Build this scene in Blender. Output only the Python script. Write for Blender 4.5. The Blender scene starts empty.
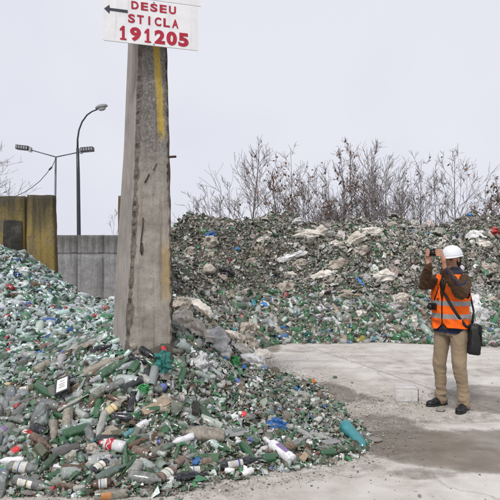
import bpy, bmesh, math, random
import numpy as np
from mathutils import Vector, Matrix, noise
from mathutils.bvhtree import BVHTree

random.seed(7)
rng = np.random.default_rng(11)
S = bpy.context.scene
COL = S.collection
R = math.radians

# ------------------------------------------------------------------ camera
EYE = 1.65
F = 500.0                       # focal length in photo pixels (500 px wide)
HY = 262.0                      # row of the horizon
cam_d = bpy.data.cameras.new('camera')
cam = bpy.data.objects.new('camera', cam_d)
COL.objects.link(cam)
cam.location = (0, 0, EYE)
cam.rotation_euler = (R(90), 0, 0)
cam_d.sensor_width = 36
cam_d.lens = 36
cam_d.shift_y = (HY - 250) / 500.0
cam_d.clip_start = 0.05
cam_d.clip_end = 2000
S.camera = cam

# ------------------------------------------------------------------ light
world = bpy.data.worlds.new('World')
S.world = world
world.use_nodes = True
wn = world.node_tree
wn.nodes.clear()
SUN_EL, SUN_AZ = 50.0, 205.0
sky = wn.nodes.new('ShaderNodeTexSky')
sky.sky_type = 'NISHITA'
sky.sun_disc = False
sky.sun_elevation = R(SUN_EL)
sky.sun_rotation = R(SUN_AZ)
sky.air_density = 1.0
sky.dust_density = 4.0
hs = wn.nodes.new('ShaderNodeHueSaturation')
hs.inputs['Saturation'].default_value = 0.25
hs.inputs['Value'].default_value = 1.0
mixw = wn.nodes.new('ShaderNodeMix'); mixw.data_type = 'RGBA'
mixw.inputs[0].default_value = 0.93
# thin variation in the cloud layer
tcw = wn.nodes.new('ShaderNodeTexCoord')
nzw = wn.nodes.new('ShaderNodeTexNoise')
nzw.inputs['Scale'].default_value = 1.6; nzw.inputs['Detail'].default_value = 4
crw = wn.nodes.new('ShaderNodeValToRGB')
crw.color_ramp.elements[0].position = 0.36; crw.color_ramp.elements[0].color = (7.0, 7.2, 8.25, 1)
crw.color_ramp.elements[1].position = 0.62; crw.color_ramp.elements[1].color = (8.0, 8.1, 8.9, 1)
bgw = wn.nodes.new('ShaderNodeBackground'); bgw.inputs['Strength'].default_value = 0.1
ow = wn.nodes.new('ShaderNodeOutputWorld')
L = wn.links.new
L(sky.outputs[0], hs.inputs['Color']); L(hs.outputs[0], mixw.inputs[6])
L(tcw.outputs['Generated'], nzw.inputs['Vector']); L(nzw.outputs[0], crw.inputs[0])
L(crw.outputs[0], mixw.inputs[7]); L(mixw.outputs[2], bgw.inputs['Color']); L(bgw.outputs[0], ow.inputs[0])

sun_d = bpy.data.lights.new('sun', 'SUN')
sun_d.energy = 2.4
sun_d.angle = R(11)
sun_d.color = (1.0, 0.97, 0.93)
sun = bpy.data.objects.new('sun', sun_d)
COL.objects.link(sun)
sd = Vector((math.sin(R(SUN_AZ)) * math.cos(R(SUN_EL)), math.cos(R(SUN_AZ)) * math.cos(R(SUN_EL)), math.sin(R(SUN_EL))))
sun.rotation_euler = (-sd).to_track_quat('-Z', 'Y').to_euler()

S.view_settings.view_transform = 'Standard'
S.view_settings.look = 'None'
S.view_settings.exposure = 0.06
S.view_settings.gamma = 1.0
S.view_settings.use_curve_mapping = False
S.cycles.transparent_max_bounces = 12
S.cycles.max_bounces = 6
S.cycles.caustics_reflective = False
S.cycles.caustics_refractive = False

# ------------------------------------------------------------------ helpers
def tag(o, label=None, cat=None, group=None, kind=None):
    if label: o['label'] = label
    if cat: o['category'] = cat
    if group: o['group'] = group
    if kind: o['kind'] = kind
    return o

def link(name, me, mats=None, parent=None, loc=None, smooth=True):
    o = bpy.data.objects.new(name, me)
    COL.objects.link(o)
    if mats is not None:
        if not isinstance(mats, (list, tuple)): mats = [mats]
        for m in mats: me.materials.append(m)
    if smooth and hasattr(me, 'polygons') and len(me.polygons):
        me.polygons.foreach_set('use_smooth', [True] * len(me.polygons))
    if parent is not None: o.parent = parent
    if loc is not None: o.location = loc
    return o

def empty(name, loc=(0, 0, 0), rot=None):
    o = bpy.data.objects.new(name, None)
    COL.objects.link(o)
    o.location = loc
    o.empty_display_size = 0.1
    if rot is not None:
        o.rotation_euler = rot
    return o

def from_arrays(name, V, Fc):
    me = bpy.data.meshes.new(name)
    me.from_pydata([tuple(map(float, v)) for v in V], [], [tuple(map(int, f)) for f in Fc])
    me.update()
    return me

def tri_mesh(name, V, T, colors=None):
    """big triangle mesh straight from numpy arrays"""
    me = bpy.data.meshes.new(name)
    nv, nt = len(V), len(T)
    me.vertices.add(nv)
    me.vertices.foreach_set('co', np.asarray(V, dtype=np.float32).ravel())
    me.loops.add(nt * 3)
    me.loops.foreach_set('vertex_index', np.asarray(T, dtype=np.int32).ravel())
    me.polygons.add(nt)
    me.polygons.foreach_set('loop_start', np.arange(0, nt * 3, 3, dtype=np.int32))
    me.polygons.foreach_set('loop_total', np.full(nt, 3, dtype=np.int32))
    me.update(calc_edges=True)
    if colors is not None:
        a = me.color_attributes.new('Col', 'FLOAT_COLOR', 'POINT')
        a.data.foreach_set('color', np.asarray(colors, dtype=np.float32).ravel())
    return me

def at(px, py, Y):
    """photo pixel at depth Y -> world point"""
    return Vector(((px - 250) / F * Y, Y, EYE - (py - HY) / F * Y))

def px_of(p):
    return 250 + F * p[0] / p[1], HY - F * (p[2] - EYE) / p[1]

def frame(d, up=Vector((0, 0, 1))):
    d = Vector(d).normalized()
    if abs(d.dot(up)) > 0.98: up = Vector((0, 1, 0))
    x = up.cross(d).normalized()
    y = d.cross(x).normalized()
    return x, y, d

def tube(bm, pts, radii, n=8, cap=True):
    pts = [Vector(p) for p in pts]
    rings = []
    px = None
    for i, p in enumerate(pts):
        if i == 0: d = pts[1] - pts[0]
        elif i == len(pts) - 1: d = pts[-1] - pts[-2]
        else: d = (pts[i + 1] - pts[i - 1])
        x, y, d = frame(d) if px is None else (None, None, d.normalized())
        if x is None:
            x = (px - d * px.dot(d))
            x = x.normalized() if x.length > 1e-6 else frame(d)[0]
            y = d.cross(x)
        px = x
        r = radii[i] if isinstance(radii, (list, tuple)) else radii
        rings.append([bm.verts.new(p + x * (r * math.cos(2 * math.pi * k / n)) + y * (r * math.sin(2 * math.pi * k / n))) for k in range(n)])
    for a, b in zip(rings, rings[1:]):
        for k in range(n):
            bm.faces.new((a[k], a[(k + 1) % n], b[(k + 1) % n], b[k]))
    if cap:
        bm.faces.new(rings[0][::-1]); bm.faces.new(rings[-1])
    return rings

def box(bm, cx, cy, cz, sx, sy, sz, M=None):
    vs = []
    for dz in (-1, 1):
        for dx, dy in ((-1, -1), (1, -1), (1, 1), (-1, 1)):
            v = Vector((cx + dx * sx / 2, cy + dy * sy / 2, cz + dz * sz / 2))
            vs.append(bm.verts.new(M @ v if M else v))
    for f in ((0, 3, 2, 1), (4, 5, 6, 7), (0, 1, 5, 4), (1, 2, 6, 5), (2, 3, 7, 6), (3, 0, 4, 7)):
        bm.faces.new([vs[i] for i in f])
    return vs

def bm_mesh(name, bm, bevel=0):
    if bevel:
        bmesh.ops.bevel(bm, geom=list(bm.edges), offset=bevel, segments=2, affect='EDGES', clamp_overlap=True)
    bmesh.ops.recalc_face_normals(bm, faces=bm.faces)
    me = bpy.data.meshes.new(name)
    bm.to_mesh(me); bm.free()
    return me

def smoothstep(a, b, x):
    t = np.clip((x - a) / (b - a), 0, 1)
    return t * t * (3 - 2 * t)

# value noise in numpy
_perm = rng.random((256, 256))
def vnoise(x, y):
    xi = np.floor(x).astype(int); yi = np.floor(y).astype(int)
    fx = x - xi; fy = y - yi
    fx = fx * fx * (3 - 2 * fx); fy = fy * fy * (3 - 2 * fy)
    g = lambda a, b: _perm[a & 255, b & 255]
    return (g(xi, yi) * (1 - fx) + g(xi + 1, yi) * fx) * (1 - fy) + (g(xi, yi + 1) * (1 - fx) + g(xi + 1, yi + 1) * fx) * fy
def fbm(x, y, o=4):
    s = 0; a = 1; t = 0
    for i in range(o):
        s = s + a * vnoise(x * 2 ** i + 17.3 * i, y * 2 ** i + 5.1 * i); t += a; a *= 0.5
    return s / t

# ------------------------------------------------------------------ materials
class NT:
    """small node-tree writer"""
    def __init__(s, name):
        s.m = bpy.data.materials.new(name); s.m.use_nodes = True
        s.t = s.m.node_tree; s.t.nodes.clear()
        s.out = s.t.nodes.new('ShaderNodeOutputMaterial')
        s.coord = None
    def n(s, typ, **kw):
        o = s.t.nodes.new(typ)
        for k, v in kw.items(): setattr(o, k, v)
        return o
    def l(s, a, b): s.t.links.new(a, b)
    def obj(s):
        if s.coord is None: s.coord = s.n('ShaderNodeTexCoord')
        return s.coord.outputs['Object']
    def mapping(s, scale, vec=None, loc=(0, 0, 0)):
        m = s.n('ShaderNodeMapping'); m.inputs['Scale'].default_value = scale; m.inputs['Location'].default_value = loc
        s.l(vec or s.obj(), m.inputs['Vector']); return m.outputs[0]
    def noise(s, scale, detail=4, rough=0.55, vec=None, dist=0):
        o = s.n('ShaderNodeTexNoise')
        o.inputs['Scale'].default_value = scale; o.inputs['Detail'].default_value = detail
        o.inputs['Roughness'].default_value = rough; o.inputs['Distortion'].default_value = dist
        s.l(vec or s.obj(), o.inputs['Vector']); return o.outputs[0]
    def ramp(s, fac, *stops):
        o = s.n('ShaderNodeValToRGB'); cr = o.color_ramp
        while len(cr.elements) < len(stops): cr.elements.new(0.5)
        for e, (p, c) in zip(cr.elements, stops):
            e.position = p
            e.color = (c, c, c, 1) if isinstance(c, (int, float)) else (*c, 1)
        s.l(fac, o.inputs[0]); return o.outputs[0]
    def mix(s, fac, a, b, mode='MIX'):
        o = s.n('ShaderNodeMix'); o.data_type = 'RGBA'; o.blend_type = mode
        for k, v in ((0, fac), (6, a), (7, b)):
            if hasattr(v, 'links') or hasattr(v, 'is_linked'): s.l(v, o.inputs[k])
            elif k == 0: o.inputs[0].default_value = v
            else: o.inputs[k].default_value = (*v, 1)
        return o.outputs[2]
    def math(s, op, a, b=0.0, clamp=False):
        o = s.n('ShaderNodeMath'); o.operation = op; o.use_clamp = clamp
        for k, v in ((0, a), (1, b)):
            if hasattr(v, 'is_linked'): s.l(v, o.inputs[k])
            else: o.inputs[k].default_value = v
        return o.outputs[0]
    def xyz(s, vec=None):
        o = s.n('ShaderNodeSeparateXYZ'); s.l(vec or s.obj(), o.inputs[0]); return o.outputs
    def band(s, v, lo, hi, soft=0.01):
        """1 between lo and hi"""
        a = s.n('ShaderNodeMapRange'); a.inputs[1].default_value = lo - soft; a.inputs[2].default_value = lo + soft
        s.l(v, a.inputs[0])
        b = s.n('ShaderNodeMapRange'); b.inputs[1].default_value = hi - soft; b.inputs[2].default_value = hi + soft
        b.inputs[3].default_value = 1; b.inputs[4].default_value = 0
        s.l(v, b.inputs[0])
        return s.math('MULTIPLY', a.outputs[0], b.outputs[0])
    def bump(s, h, strength=0.3, dist=0.01):
        o = s.n('ShaderNodeBump'); o.inputs['Strength'].default_value = strength; o.inputs['Distance'].default_value = dist
        s.l(h, o.inputs['Height']); return o.outputs[0]
    def pbr(s, color, rough=0.7, normal=None, metallic=0, spec=0.5, coat=0, trans=0, sheen=0, alpha=None):
        p = s.n('ShaderNodeBsdfPrincipled')
        for k, v in (('Base Color', color), ('Roughness', rough), ('Metallic', metallic), ('Specular IOR Level', spec), ('Coat Weight', coat), ('Transmission Weight', trans), ('Sheen Weight', sheen)):
            if hasattr(v, 'is_linked'): s.l(v, p.inputs[k])
            elif k == 'Base Color': p.inputs[k].default_value = (*v, 1)
            else: p.inputs[k].default_value = v
        if alpha is not None:
            if hasattr(alpha, 'is_linked'): s.l(alpha, p.inputs['Alpha'])
            else: p.inputs['Alpha'].default_value = alpha
        if normal is not None: s.l(normal, p.inputs['Normal'])
        s.l(p.outputs[0], s.out.inputs[0])
        return p

def plain(name, c, rough=0.6, spec=0.4, metallic=0, nscale=30, var=0.25, bumpn=0.15, sheen=0, coat=0):
    t = NT(name)
    n = t.noise(nscale, 5)
    n2 = t.noise(nscale * 0.13, 3)
    f = t.mix(0.5, n, n2)
    dark = tuple(x * (1 - var) for x in c); lite = tuple(min(1, x * (1 + var)) for x in c)
    col = t.ramp(f, (0.3, dark), (0.7, lite))
    t.pbr(col, rough, t.bump(n, bumpn, 0.004), metallic, spec, coat=coat, sheen=sheen)
    return t.m

def dusty(name, c, dust=(0.30, 0.27, 0.23), amount=0.45, rough=0.35, scale=3.5, spec=0.5, coat=0.0, prints=None):
    """opaque surface partly hidden under dust"""
    t = NT(name)
    n = t.noise(scale, 6, 0.65, vec=t.mapping((.55, .55, 2.6)))
    k = t.ramp(n, (0.62 - amount * 0.5, 0.0), (0.85 - amount * 0.35, 1.0))
    rnd = t.n('ShaderNodeObjectInfo').outputs['Random']
    cc = t.mix(rnd, tuple(x * 0.75 for x in c), tuple(min(1, x * 1.2) for x in c))
    if prints:
        x_, y_, z_ = t.xyz()
        hue = t.ramp(rnd, (0.0, (.35, .03, .03)), (.3, (.03, .08, .30)), (.55, (.03, .16, .06)), (.8, (.28, .18, .04)))
        cc = t.mix(t.band(z_, .36, .40, .004), cc, hue)
        fz = t.math('FRACT', t.math('MULTIPLY', z_, 34.0)); row = t.band(fz, .25, .7, .08)
        blk = t.ramp(t.noise(9, 2, .6, vec=t.mapping((1.6, 1.6, 5))), (.47, 0.0), (.53, 1.0))
        cc = t.mix(t.math('MULTIPLY', t.math('MULTIPLY', row, blk), t.band(z_, .19, .34, .004)), cc, (.10, .09, .09))
    col = t.mix(k, cc, dust)
    ro = t.ramp(k, (0, rough), (1, 0.85))
    t.pbr(col, ro, None, 0, spec, coat=coat)
    return t.m

def glass(name, tint, body=0.25, dust=(0.34, 0.31, 0.27), amount=0.4, scale=2.6):
    """thin-walled bottle glass: tinted see-through wall, dusty film, sharp reflection"""
    t = NT(name)
    n = t.noise(scale, 6, 0.65, vec=t.mapping((.55, .55, 2.6)))
    rnd = t.n('ShaderNodeObjectInfo').outputs['Random']
    th = t.math('MULTIPLY_ADD', rnd, 0.22)
    th.node.inputs[2].default_value = -0.11
    nn = t.math('ADD', n, th)
    k = t.ramp(nn, (0.66 - amount * 0.55, 0.06), (0.9 - amount * 0.45, 0.92))
    tr = t.n('ShaderNodeBsdfTransparent'); tr.inputs[0].default_value = (*[x ** 0.5 for x in tint], 1)
    df = t.n('ShaderNodeBsdfDiffuse'); df.inputs[0].default_value = (*tint, 1)
    b1 = t.n('ShaderNodeMixShader'); b1.inputs[0].default_value = body
    t.l(tr.outputs[0], b1.inputs[1]); t.l(df.outputs[0], b1.inputs[2])
    du = t.n('ShaderNodeBsdfDiffuse'); 
    t.l(t.mix(t.noise(5, 3), tuple(x * 0.7 for x in dust), tuple(x * 1.15 for x in dust)), du.inputs[0])
    b2 = t.n('ShaderNodeMixShader'); t.l(k, b2.inputs[0]); t.l(b1.outputs[0], b2.inputs[1]); t.l(du.outputs[0], b2.inputs[2])
    gl = t.n('ShaderNodeBsdfGlossy'); gl.inputs['Roughness'].default_value = 0.07
    lw = t.n('ShaderNodeFresnel'); lw.inputs[0].default_value = 1.5
    inv = t.math('SUBTRACT', 1.0, t.math('MULTIPLY', k, 0.8))
    fr = t.math('MULTIPLY', t.math('ADD', lw.outputs[0], 0.05), inv)
    b3 = t.n('ShaderNodeMixShader'); t.l(fr, b3.inputs[0]); t.l(b2.outputs[0], b3.inputs[1]); t.l(gl.outputs[0], b3.inputs[2])
    t.l(b3.outputs[0], t.out.inputs[0])
    return t.m

def debris_mat(name, dirt=(0.17, 0.15, 0.125), dirtf=0.35, rough=0.3, scale=6, alpha=None):
    t = NT(name)
    a = t.n('ShaderNodeVertexColor'); a.layer_name = 'Col'
    n = t.noise(scale, 6, 0.7)
    n2 = t.noise(60, 3, 0.6)
    k = t.ramp(n, (0.62 - dirtf * 0.5, 0.0), (0.8 - dirtf * 0.3, 0.85))
    c0 = t.mix(t.ramp(n2, (0.3, 0.0), (0.7, 1.0)), t.mix(1.0, a.outputs[0], (0.65, 0.65, 0.65), 'MULTIPLY'), a.outputs[0])
    col = t.mix(k, c0, dirt)
    ro = t.ramp(k, (0, rough), (1, 0.9))
    t.pbr(col, ro, t.bump(n2, 0.3, 0.004), 0, 0.6, alpha=alpha)
    return t.m

M = {}
M['green'] = glass('green_glass', (0.03, 0.19, 0.065), 0.38, amount=0.16)
M['darkgreen'] = glass('dark_green_glass', (0.035, 0.12, 0.045), 0.42, amount=0.34)
M['olive'] = glass('olive_glass', (0.11, 0.13, 0.05), 0.42, amount=0.38)
M['clear'] = glass('clear_glass', (0.66, 0.72, 0.70), 0.14, amount=0.20)
M['paleg'] = glass('pale_green_glass', (0.36, 0.54, 0.45), 0.20, amount=0.20)
M['brown'] = glass('brown_glass', (0.12, 0.05, 0.02), 0.5, amount=0.5, dust=(0.24, 0.19, 0.155))
M['black'] = dusty('black_glass', (0.015, 0.017, 0.022), (0.16, 0.15, 0.15), 0.25, 0.12)
M['tan'] = dusty('dust_coated_glass', (0.13, 0.12, 0.09), (0.34, 0.30, 0.25), 0.6, 0.35)
M['greyd'] = dusty('grey_dusty_glass', (0.20, 0.215, 0.20), (0.38, 0.36, 0.32), 0.5, 0.22)
M['teal'] = glass('turquoise_plastic', (0.05, 0.42, 0.46), 0.45, amount=0.22)
M['bluep'] = dusty('blue_plastic', (0.03, 0.14, 0.42), (0.3, 0.3, 0.3), 0.15, 0.3)
M['white'] = dusty('white_plastic', (0.62, 0.62, 0.64), (0.36, 0.33, 0.29), 0.3, 0.4)
M['label'] = dusty('paper_label', (0.62, 0.6, 0.55), (0.33, 0.3, 0.26), 0.25, 0.7, prints=True)
M['label_cream'] = dusty('cream_label', (0.55, 0.45, 0.24), (0.33, 0.3, 0.26), 0.25, 0.7, prints=True)
M['label_red'] = dusty('red_label', (0.55, 0.03, 0.04), (0.33, 0.3, 0.26), 0.15, 0.5)
M['label_purple'] = dusty('purple_label', (0.20, 0.13, 0.28), (0.33, 0.3, 0.3), 0.15, 0.5)
M['label_blue'] = dusty('blue_label', (0.10, 0.14, 0.42), (0.33, 0.3, 0.3), 0.15, 0.5)
M['label_orange'] = dusty('orange_label', (0.50, 0.20, 0.05), (0.33, 0.3, 0.3), 0.3, 0.6)
M['cap_red'] = dusty('red_cap', (0.50, 0.03, 0.03), (0.33, 0.3, 0.26), 0.12, 0.4)
M['cap_blue'] = dusty('blue_cap', (0.03, 0.07, 0.42), (0.33, 0.3, 0.26), 0.12, 0.4)
M['cap_teal'] = dusty('teal_cap', (0.02, 0.30, 0.34), (0.33, 0.3, 0.26), 0.12, 0.4)
M['cap_white'] = dusty('white_cap', (0.62, 0.62, 0.62), (0.33, 0.3, 0.26), 0.2, 0.4)
M['cap_metal'] = dusty('metal_cap', (0.42, 0.42, 0.42), (0.3, 0.27, 0.24), 0.3, 0.3)
M['rust'] = plain('rusty_steel', (0.055, 0.035, 0.027), 0.85, nscale=60, var=0.5)

# ------------------------------------------------------------------ the lie of the heaps
def W(px, py, Y):
    p = at(px, py, Y); return (p.x, p.y, p.z)
cp = []
# toe of the near mound on the ground
for px, py in ((-70, 492), (0, 492), (55, 495), (110, 496), (160, 493), (200, 482), (250, 474), (295, 466), (330, 461), (352, 457), (362, 446), (353, 430), (338, 413), (314, 389), (286, 377), (266, 372), (256, 358), (254, 348)):
    Y = EYE * F / (py - HY); cp.append(((px - 250) / F * Y, Y, 0.0))
# toe of the far heap
for px, py in ((262, 346), (300, 343), (340, 343), (380, 342), (430, 344), (500, 346), (600, 348)):
    Y = EYE * F / (py - HY); cp.append(((px - 250) / F * Y, Y, 0.0))
# clean ground
for x, y in ((-3.5, 2.4), (-2, 2.6), (-1, 2.9), (0, 3.2), (0.7, 3.6), (2, 4.5), (2, 6), (3, 8), (1.5, 7.5), (1, 8.7), (6, 8), (8, 6), (0.8, 9.3), (2, 3)):
    cp.append((x, y, -0.25))
# near mound
for px, py, Y in ((0, 440, 4.15), (80, 440, 4.15), (150, 440, 4.15), (210, 440, 4.25), (0, 390, 4.9), (70, 385, 4.85), (108, 357, 4.95), (140, 350, 5.0), (175, 338, 5.2), (170, 400, 4.55), (205, 400, 4.75),
                  (205, 355, 5.6), (240, 400, 5.0), (270, 410, 5.0), (295, 430, 4.75), (318, 434, 4.75), (290, 395, 5.7), (235, 372, 6.1), (250, 366, 6.8)):
    cp.append(W(px, py, Y))
# left heap
for px, py, Y in ((0, 350, 5.8), (60, 350, 5.7), (0, 300, 7.4), (60, 315, 6.9), (0, 252, 9.3), (-60, 222, 10.0), (28, 258, 9.2), (55, 276, 9.0), (85, 298, 8.8), (108, 313, 8.2), (100, 330, 6.6), (-120, 230, 8.6), (-120, 330, 6.0)):
    cp.append(W(px, py, Y))
for x, y, z in ((-4.8, 11.5, 1.3), (-6.5, 11.5, 1.9), (-3.3, 11.5, 0.35), (-2.8, 10, 0.5), (-5, 14, 0.1), (-3.5, 14, 0.2), (-8, 14, 0.3)):
    cp.append((x, y, z))
# ridge of bags and far heap
for px, py, Y in ((178, 318, 6.3), (178, 300, 7.5), (176, 262, 10.0), (176, 224, 13.6), (205, 345, 6.3), (220, 334, 7.6), (225, 318, 9.4), (222, 300, 10.2), (216, 260, 12.0), (214, 219, 14.3),
                  (250, 325, 10.4), (250, 285, 11.8), (250, 222, 14.6), (300, 318, 10.7), (300, 280, 12.2), (305, 218, 15.0), (350, 318, 10.7), (350, 270, 12.5), (350, 220, 15.2), (400, 318, 10.7), (400, 270, 12.5), (400, 221, 15.2),
                  (450, 318, 10.7), (450, 270, 12.5), (450, 222, 15.2), (500, 318, 10.7), (500, 270, 12.5), (500, 220, 15.2), (600, 270, 12.5), (600, 218, 15.2)):
    cp.append(W(px, py, Y))
for x in (-1.5, 1, 3, 5, 8, 11):
    cp.append((x, 17.0, 2.6)); cp.append((x, 20, 0.8)); cp.append((x, 23, 0.0))
cp = np.array(cp, dtype=float)

def tps_fit(P, lam=0.004):
    n = len(P)
    d = np.hypot(P[:, None, 0] - P[None, :, 0], P[:, None, 1] - P[None, :, 1])
    K = np.where(d > 0, d * d * np.log(d + 1e-9), 0) + lam * np.eye(n)
    A = np.zeros((n + 3, n + 3)); A[:n, :n] = K
    A[:n, n] = 1; A[:n, n + 1] = P[:, 0]; A[:n, n + 2] = P[:, 1]
    A[n:, :n] = A[:n, n:].T
    b = np.zeros(n + 3); b[:n] = P[:, 2]
    return np.linalg.solve(A, b)
cp = np.concatenate([cp, [[1.25, 4.6, -.12], [1.3, 5.2, -.15], [1.25, 5.9, -.15], [1.0, 4.1, -.15], [1.05, 6.8, -.15], [.6, 7.6, -.12]]])
_w = tps_fit(cp)
GX0, GX1, GY0, GY1, GS = -10.5, 14.5, 2.6, 23.0, 0.07
gx = np.arange(GX0, GX1, GS); gy = np.arange(GY0, GY1, GS)
GXX, GYY = np.meshgrid(gx, gy)
GZ = np.zeros_like(GXX)
for i in range(len(gy)):
    d = np.hypot(GXX[i][:, None] - cp[None, :, 0], GYY[i][:, None] - cp[None, :, 1])
    GZ[i] = (np.where(d > 0, d * d * np.log(d + 1e-9), 0) @ _w[:-3]) + _w[-3] + _w[-2] * GXX[i] + _w[-1] * GYY[i]
# lumps: small near the toe, larger up on the far heap
lump = (fbm(GXX * 1.6, GYY * 1.6, 4) - 0.5)
farw = smoothstep(10.5, 13, GYY) * smoothstep(0.2, 0.9, GZ)
gul = 1 - np.abs(fbm(GXX * .9 + 9, GYY * .5, 3) - .5) * 6
GZ = GZ - np.clip(gul, 0, 1) * .16 * farw
GZ = GZ + lump * (0.10 + 0.65 * farw) * smoothstep(0.0, 0.4, GZ)
GZ = GZ + (fbm(GXX * 7, GYY * 7, 3) - 0.5) * 0.07 * smoothstep(0.0, 0.15, GZ)
GZ = np.clip(GZ, -0.3, 3.35)
open_ground = (GXX > 0.9) & (GYY < 9.2) & (GYY > 6.9)
GZ = np.where(open_ground, np.minimum(GZ, -0.05), GZ)
GZ = np.where((GYY < 3.45), np.minimum(GZ, -0.05), GZ)

def Hf(x, y):
    x = np.asarray(x, float); y = np.asarray(y, float)
    u = np.clip((x - GX0) / GS, 0, len(gx) - 1.001); v = np.clip((y - GY0) / GS, 0, len(gy) - 1.001)
    i = u.astype(int); j = v.astype(int); fu = u - i; fv = v - j
    z = (GZ[j, i] * (1 - fu) + GZ[j, i + 1] * fu) * (1 - fv) + (GZ[j + 1, i] * (1 - fu) + GZ[j + 1, i + 1] * fu) * fv
    return np.maximum(z, 0.0)
def Hraw(x, y):
    u = np.clip((x - GX0) / GS, 0, len(gx) - 1.001); v = np.clip((y - GY0) / GS, 0, len(gy) - 1.001)
    return GZ[np.asarray(v).astype(int), np.asarray(u).astype(int)]
def Nf(x, y, e=0.12):
    dx = (Hf(x + e, y) - Hf(x - e, y)) / (2 * e); dy = (Hf(x, y + e) - Hf(x, y - e)) / (2 * e)
    n = np.stack([-dx, -dy, np.ones_like(dx)], -1)
    return n / np.linalg.norm(n, axis=-1, keepdims=True)
_ys = np.arange(3.0, 22.0, 0.01)
def hit(px, py):
    """where the ray through a photo pixel meets the heaps or the ground"""
    X = (px - 250) / F * _ys; Z = EYE - (py - HY) / F * _ys
    h = Hf(X, _ys)
    k = np.nonzero(Z <= h + 1e-4)[0]
    i = k[0] if len(k) else len(_ys) - 1
    return Vector((X[i], _ys[i], float(h[i])))

# ------------------------------------------------------------------ ground sheet
def axis(lo, hi, fine_lo, fine_hi, step):
    a = list(np.arange(fine_lo, fine_hi, step))
    s = step; v = fine_hi
    while v < hi: a.append(v); s *= 1.35; v += s
    a.append(hi)
    s = step; v = fine_lo - step; b = []
    while v > lo: b.append(v); s *= 1.35; v -= s
    b.append(lo)
    return np.array(b[::-1] + a)
ax = axis(-700, 700, -2.5, 6.5, 0.045)
ay = axis(-700, 1200, 2.5, 11.0, 0.045)
AX, AY = np.meshgrid(ax, ay)
pX = 250 + F * AX / np.maximum(AY, 0.5); pY = HY + EYE * F / np.maximum(AY, 0.5)
def blob(cx, cy, rx, ry, ang=0.0, soft=0.35, wob=0.35):
    """patch given by where it lies in the yard"""
    c, s = math.cos(ang), math.sin(ang)
    dx, dy = AX - cx, AY - cy
    u = (dx * c + dy * s) / rx; v = (-dx * s + dy * c) / ry
    d = np.hypot(u, v) + wob * (fbm(AX * 2.2 + cx, AY * 2.2 + cy, 4) - 0.5) * 2
    return 1 - smoothstep(1 - soft, 1 + soft, d)
def g2(px, py):
    Y = EYE * F / (py - HY); return (px - 250) / F * Y, Y
darker = np.zeros_like(AX)  # damp patches, plus a dark smooth area beside the man's feet
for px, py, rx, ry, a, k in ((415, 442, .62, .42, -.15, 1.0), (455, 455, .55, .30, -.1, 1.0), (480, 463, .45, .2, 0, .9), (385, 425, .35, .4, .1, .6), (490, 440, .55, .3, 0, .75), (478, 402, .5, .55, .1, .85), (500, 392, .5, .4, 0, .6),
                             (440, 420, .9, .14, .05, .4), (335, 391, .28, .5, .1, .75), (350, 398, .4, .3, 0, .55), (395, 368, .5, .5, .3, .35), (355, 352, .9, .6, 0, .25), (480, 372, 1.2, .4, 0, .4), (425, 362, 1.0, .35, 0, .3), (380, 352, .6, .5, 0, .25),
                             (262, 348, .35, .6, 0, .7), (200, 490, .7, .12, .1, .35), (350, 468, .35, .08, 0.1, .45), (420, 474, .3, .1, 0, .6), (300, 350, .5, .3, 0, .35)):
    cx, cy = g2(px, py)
    darker = np.maximum(darker, k * blob(cx, cy, rx, ry, a))
grit = np.zeros_like(AX)
for px, py, rx, ry, a, k in ((385, 408, .75, .8, 0, 1.0), (350, 430, .6, .5, 0, 1.0), (425, 412, .8, .3, 0, .8), (330, 455, .8, .22, .1, .9), (240, 480, .9, .16, .15, .9), (120, 497, 1.2, .12, 0, .8), (335, 380, .35, .9, .1, .8), (400, 395, .5, .5, 0, .7)):
    cx, cy = g2(px, py)
    grit = np.maximum(grit, k * blob(cx, cy, rx, ry, a))
near_toe = smoothstep(-0.16, 0.0, Hraw(AX, AY)) * (AY > 2.7) * (AY < 20)
grit = np.maximum(grit, near_toe)
GH = np.zeros_like(AX)
verts = np.stack([AX, AY, GH], -1).reshape(-1, 3)
ny, nx = AX.shape
ii = np.arange(ny - 1)[:, None] * nx + np.arange(nx - 1)[None, :]
t1 = np.stack([ii, ii + 1, ii + nx + 1], -1).reshape(-1, 3); t2 = np.stack([ii, ii + nx + 1, ii + nx], -1).reshape(-1, 3)
gcol = np.stack([darker, grit, np.zeros_like(darker), np.ones_like(darker)], -1).reshape(-1, 4)
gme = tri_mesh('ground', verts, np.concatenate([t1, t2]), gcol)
t = NT('yard_concrete')
a = t.n('ShaderNodeVertexColor'); a.layer_name = 'Col'
sep = t.n('ShaderNodeSeparateColor'); t.l(a.outputs[0], sep.inputs[0])
n_big = t.noise(0.7, 6, 0.6); n_mid = t.noise(3.5, 7, 0.65, dist=0.4); n_fine = t.noise(45, 5, 0.7); n_grain = t.noise(190, 2, 0.6)
base = t.ramp(n_mid, (0.28, (0.36, 0.325, 0.28)), (0.5, (0.53, 0.495, 0.445)), (0.72, (0.64, 0.61, 0.565)))
base = t.mix(t.ramp(n_big, (0.42, 0.0), (0.62, 0.7)), base, (0.70, 0.67, 0.625))
streak = t.noise(1.0, 5, 0.6, vec=t.mapping((0.5, 2.6, 1)))
base = t.mix(t.ramp(streak, (0.5, 0.0), (0.72, 0.6)), base, (0.30, 0.265, 0.225))
gritc = t.ramp(n_fine, (0.32, (0.20, 0.175, 0.145)), (0.5, (0.36, 0.32, 0.27)), (0.68, (0.52, 0.48, 0.43)))
gm = t.math('MULTIPLY', sep.outputs[1], t.ramp(t.noise(9, 5, 0.7), (0.35, 0.25), (0.6, 0.95)))
base = t.mix(gm, base, gritc)
base = t.mix(t.ramp(n_grain, (0.35, 0.4), (0.6, 0.0)), base, (0.22, 0.20, 0.18))
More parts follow.
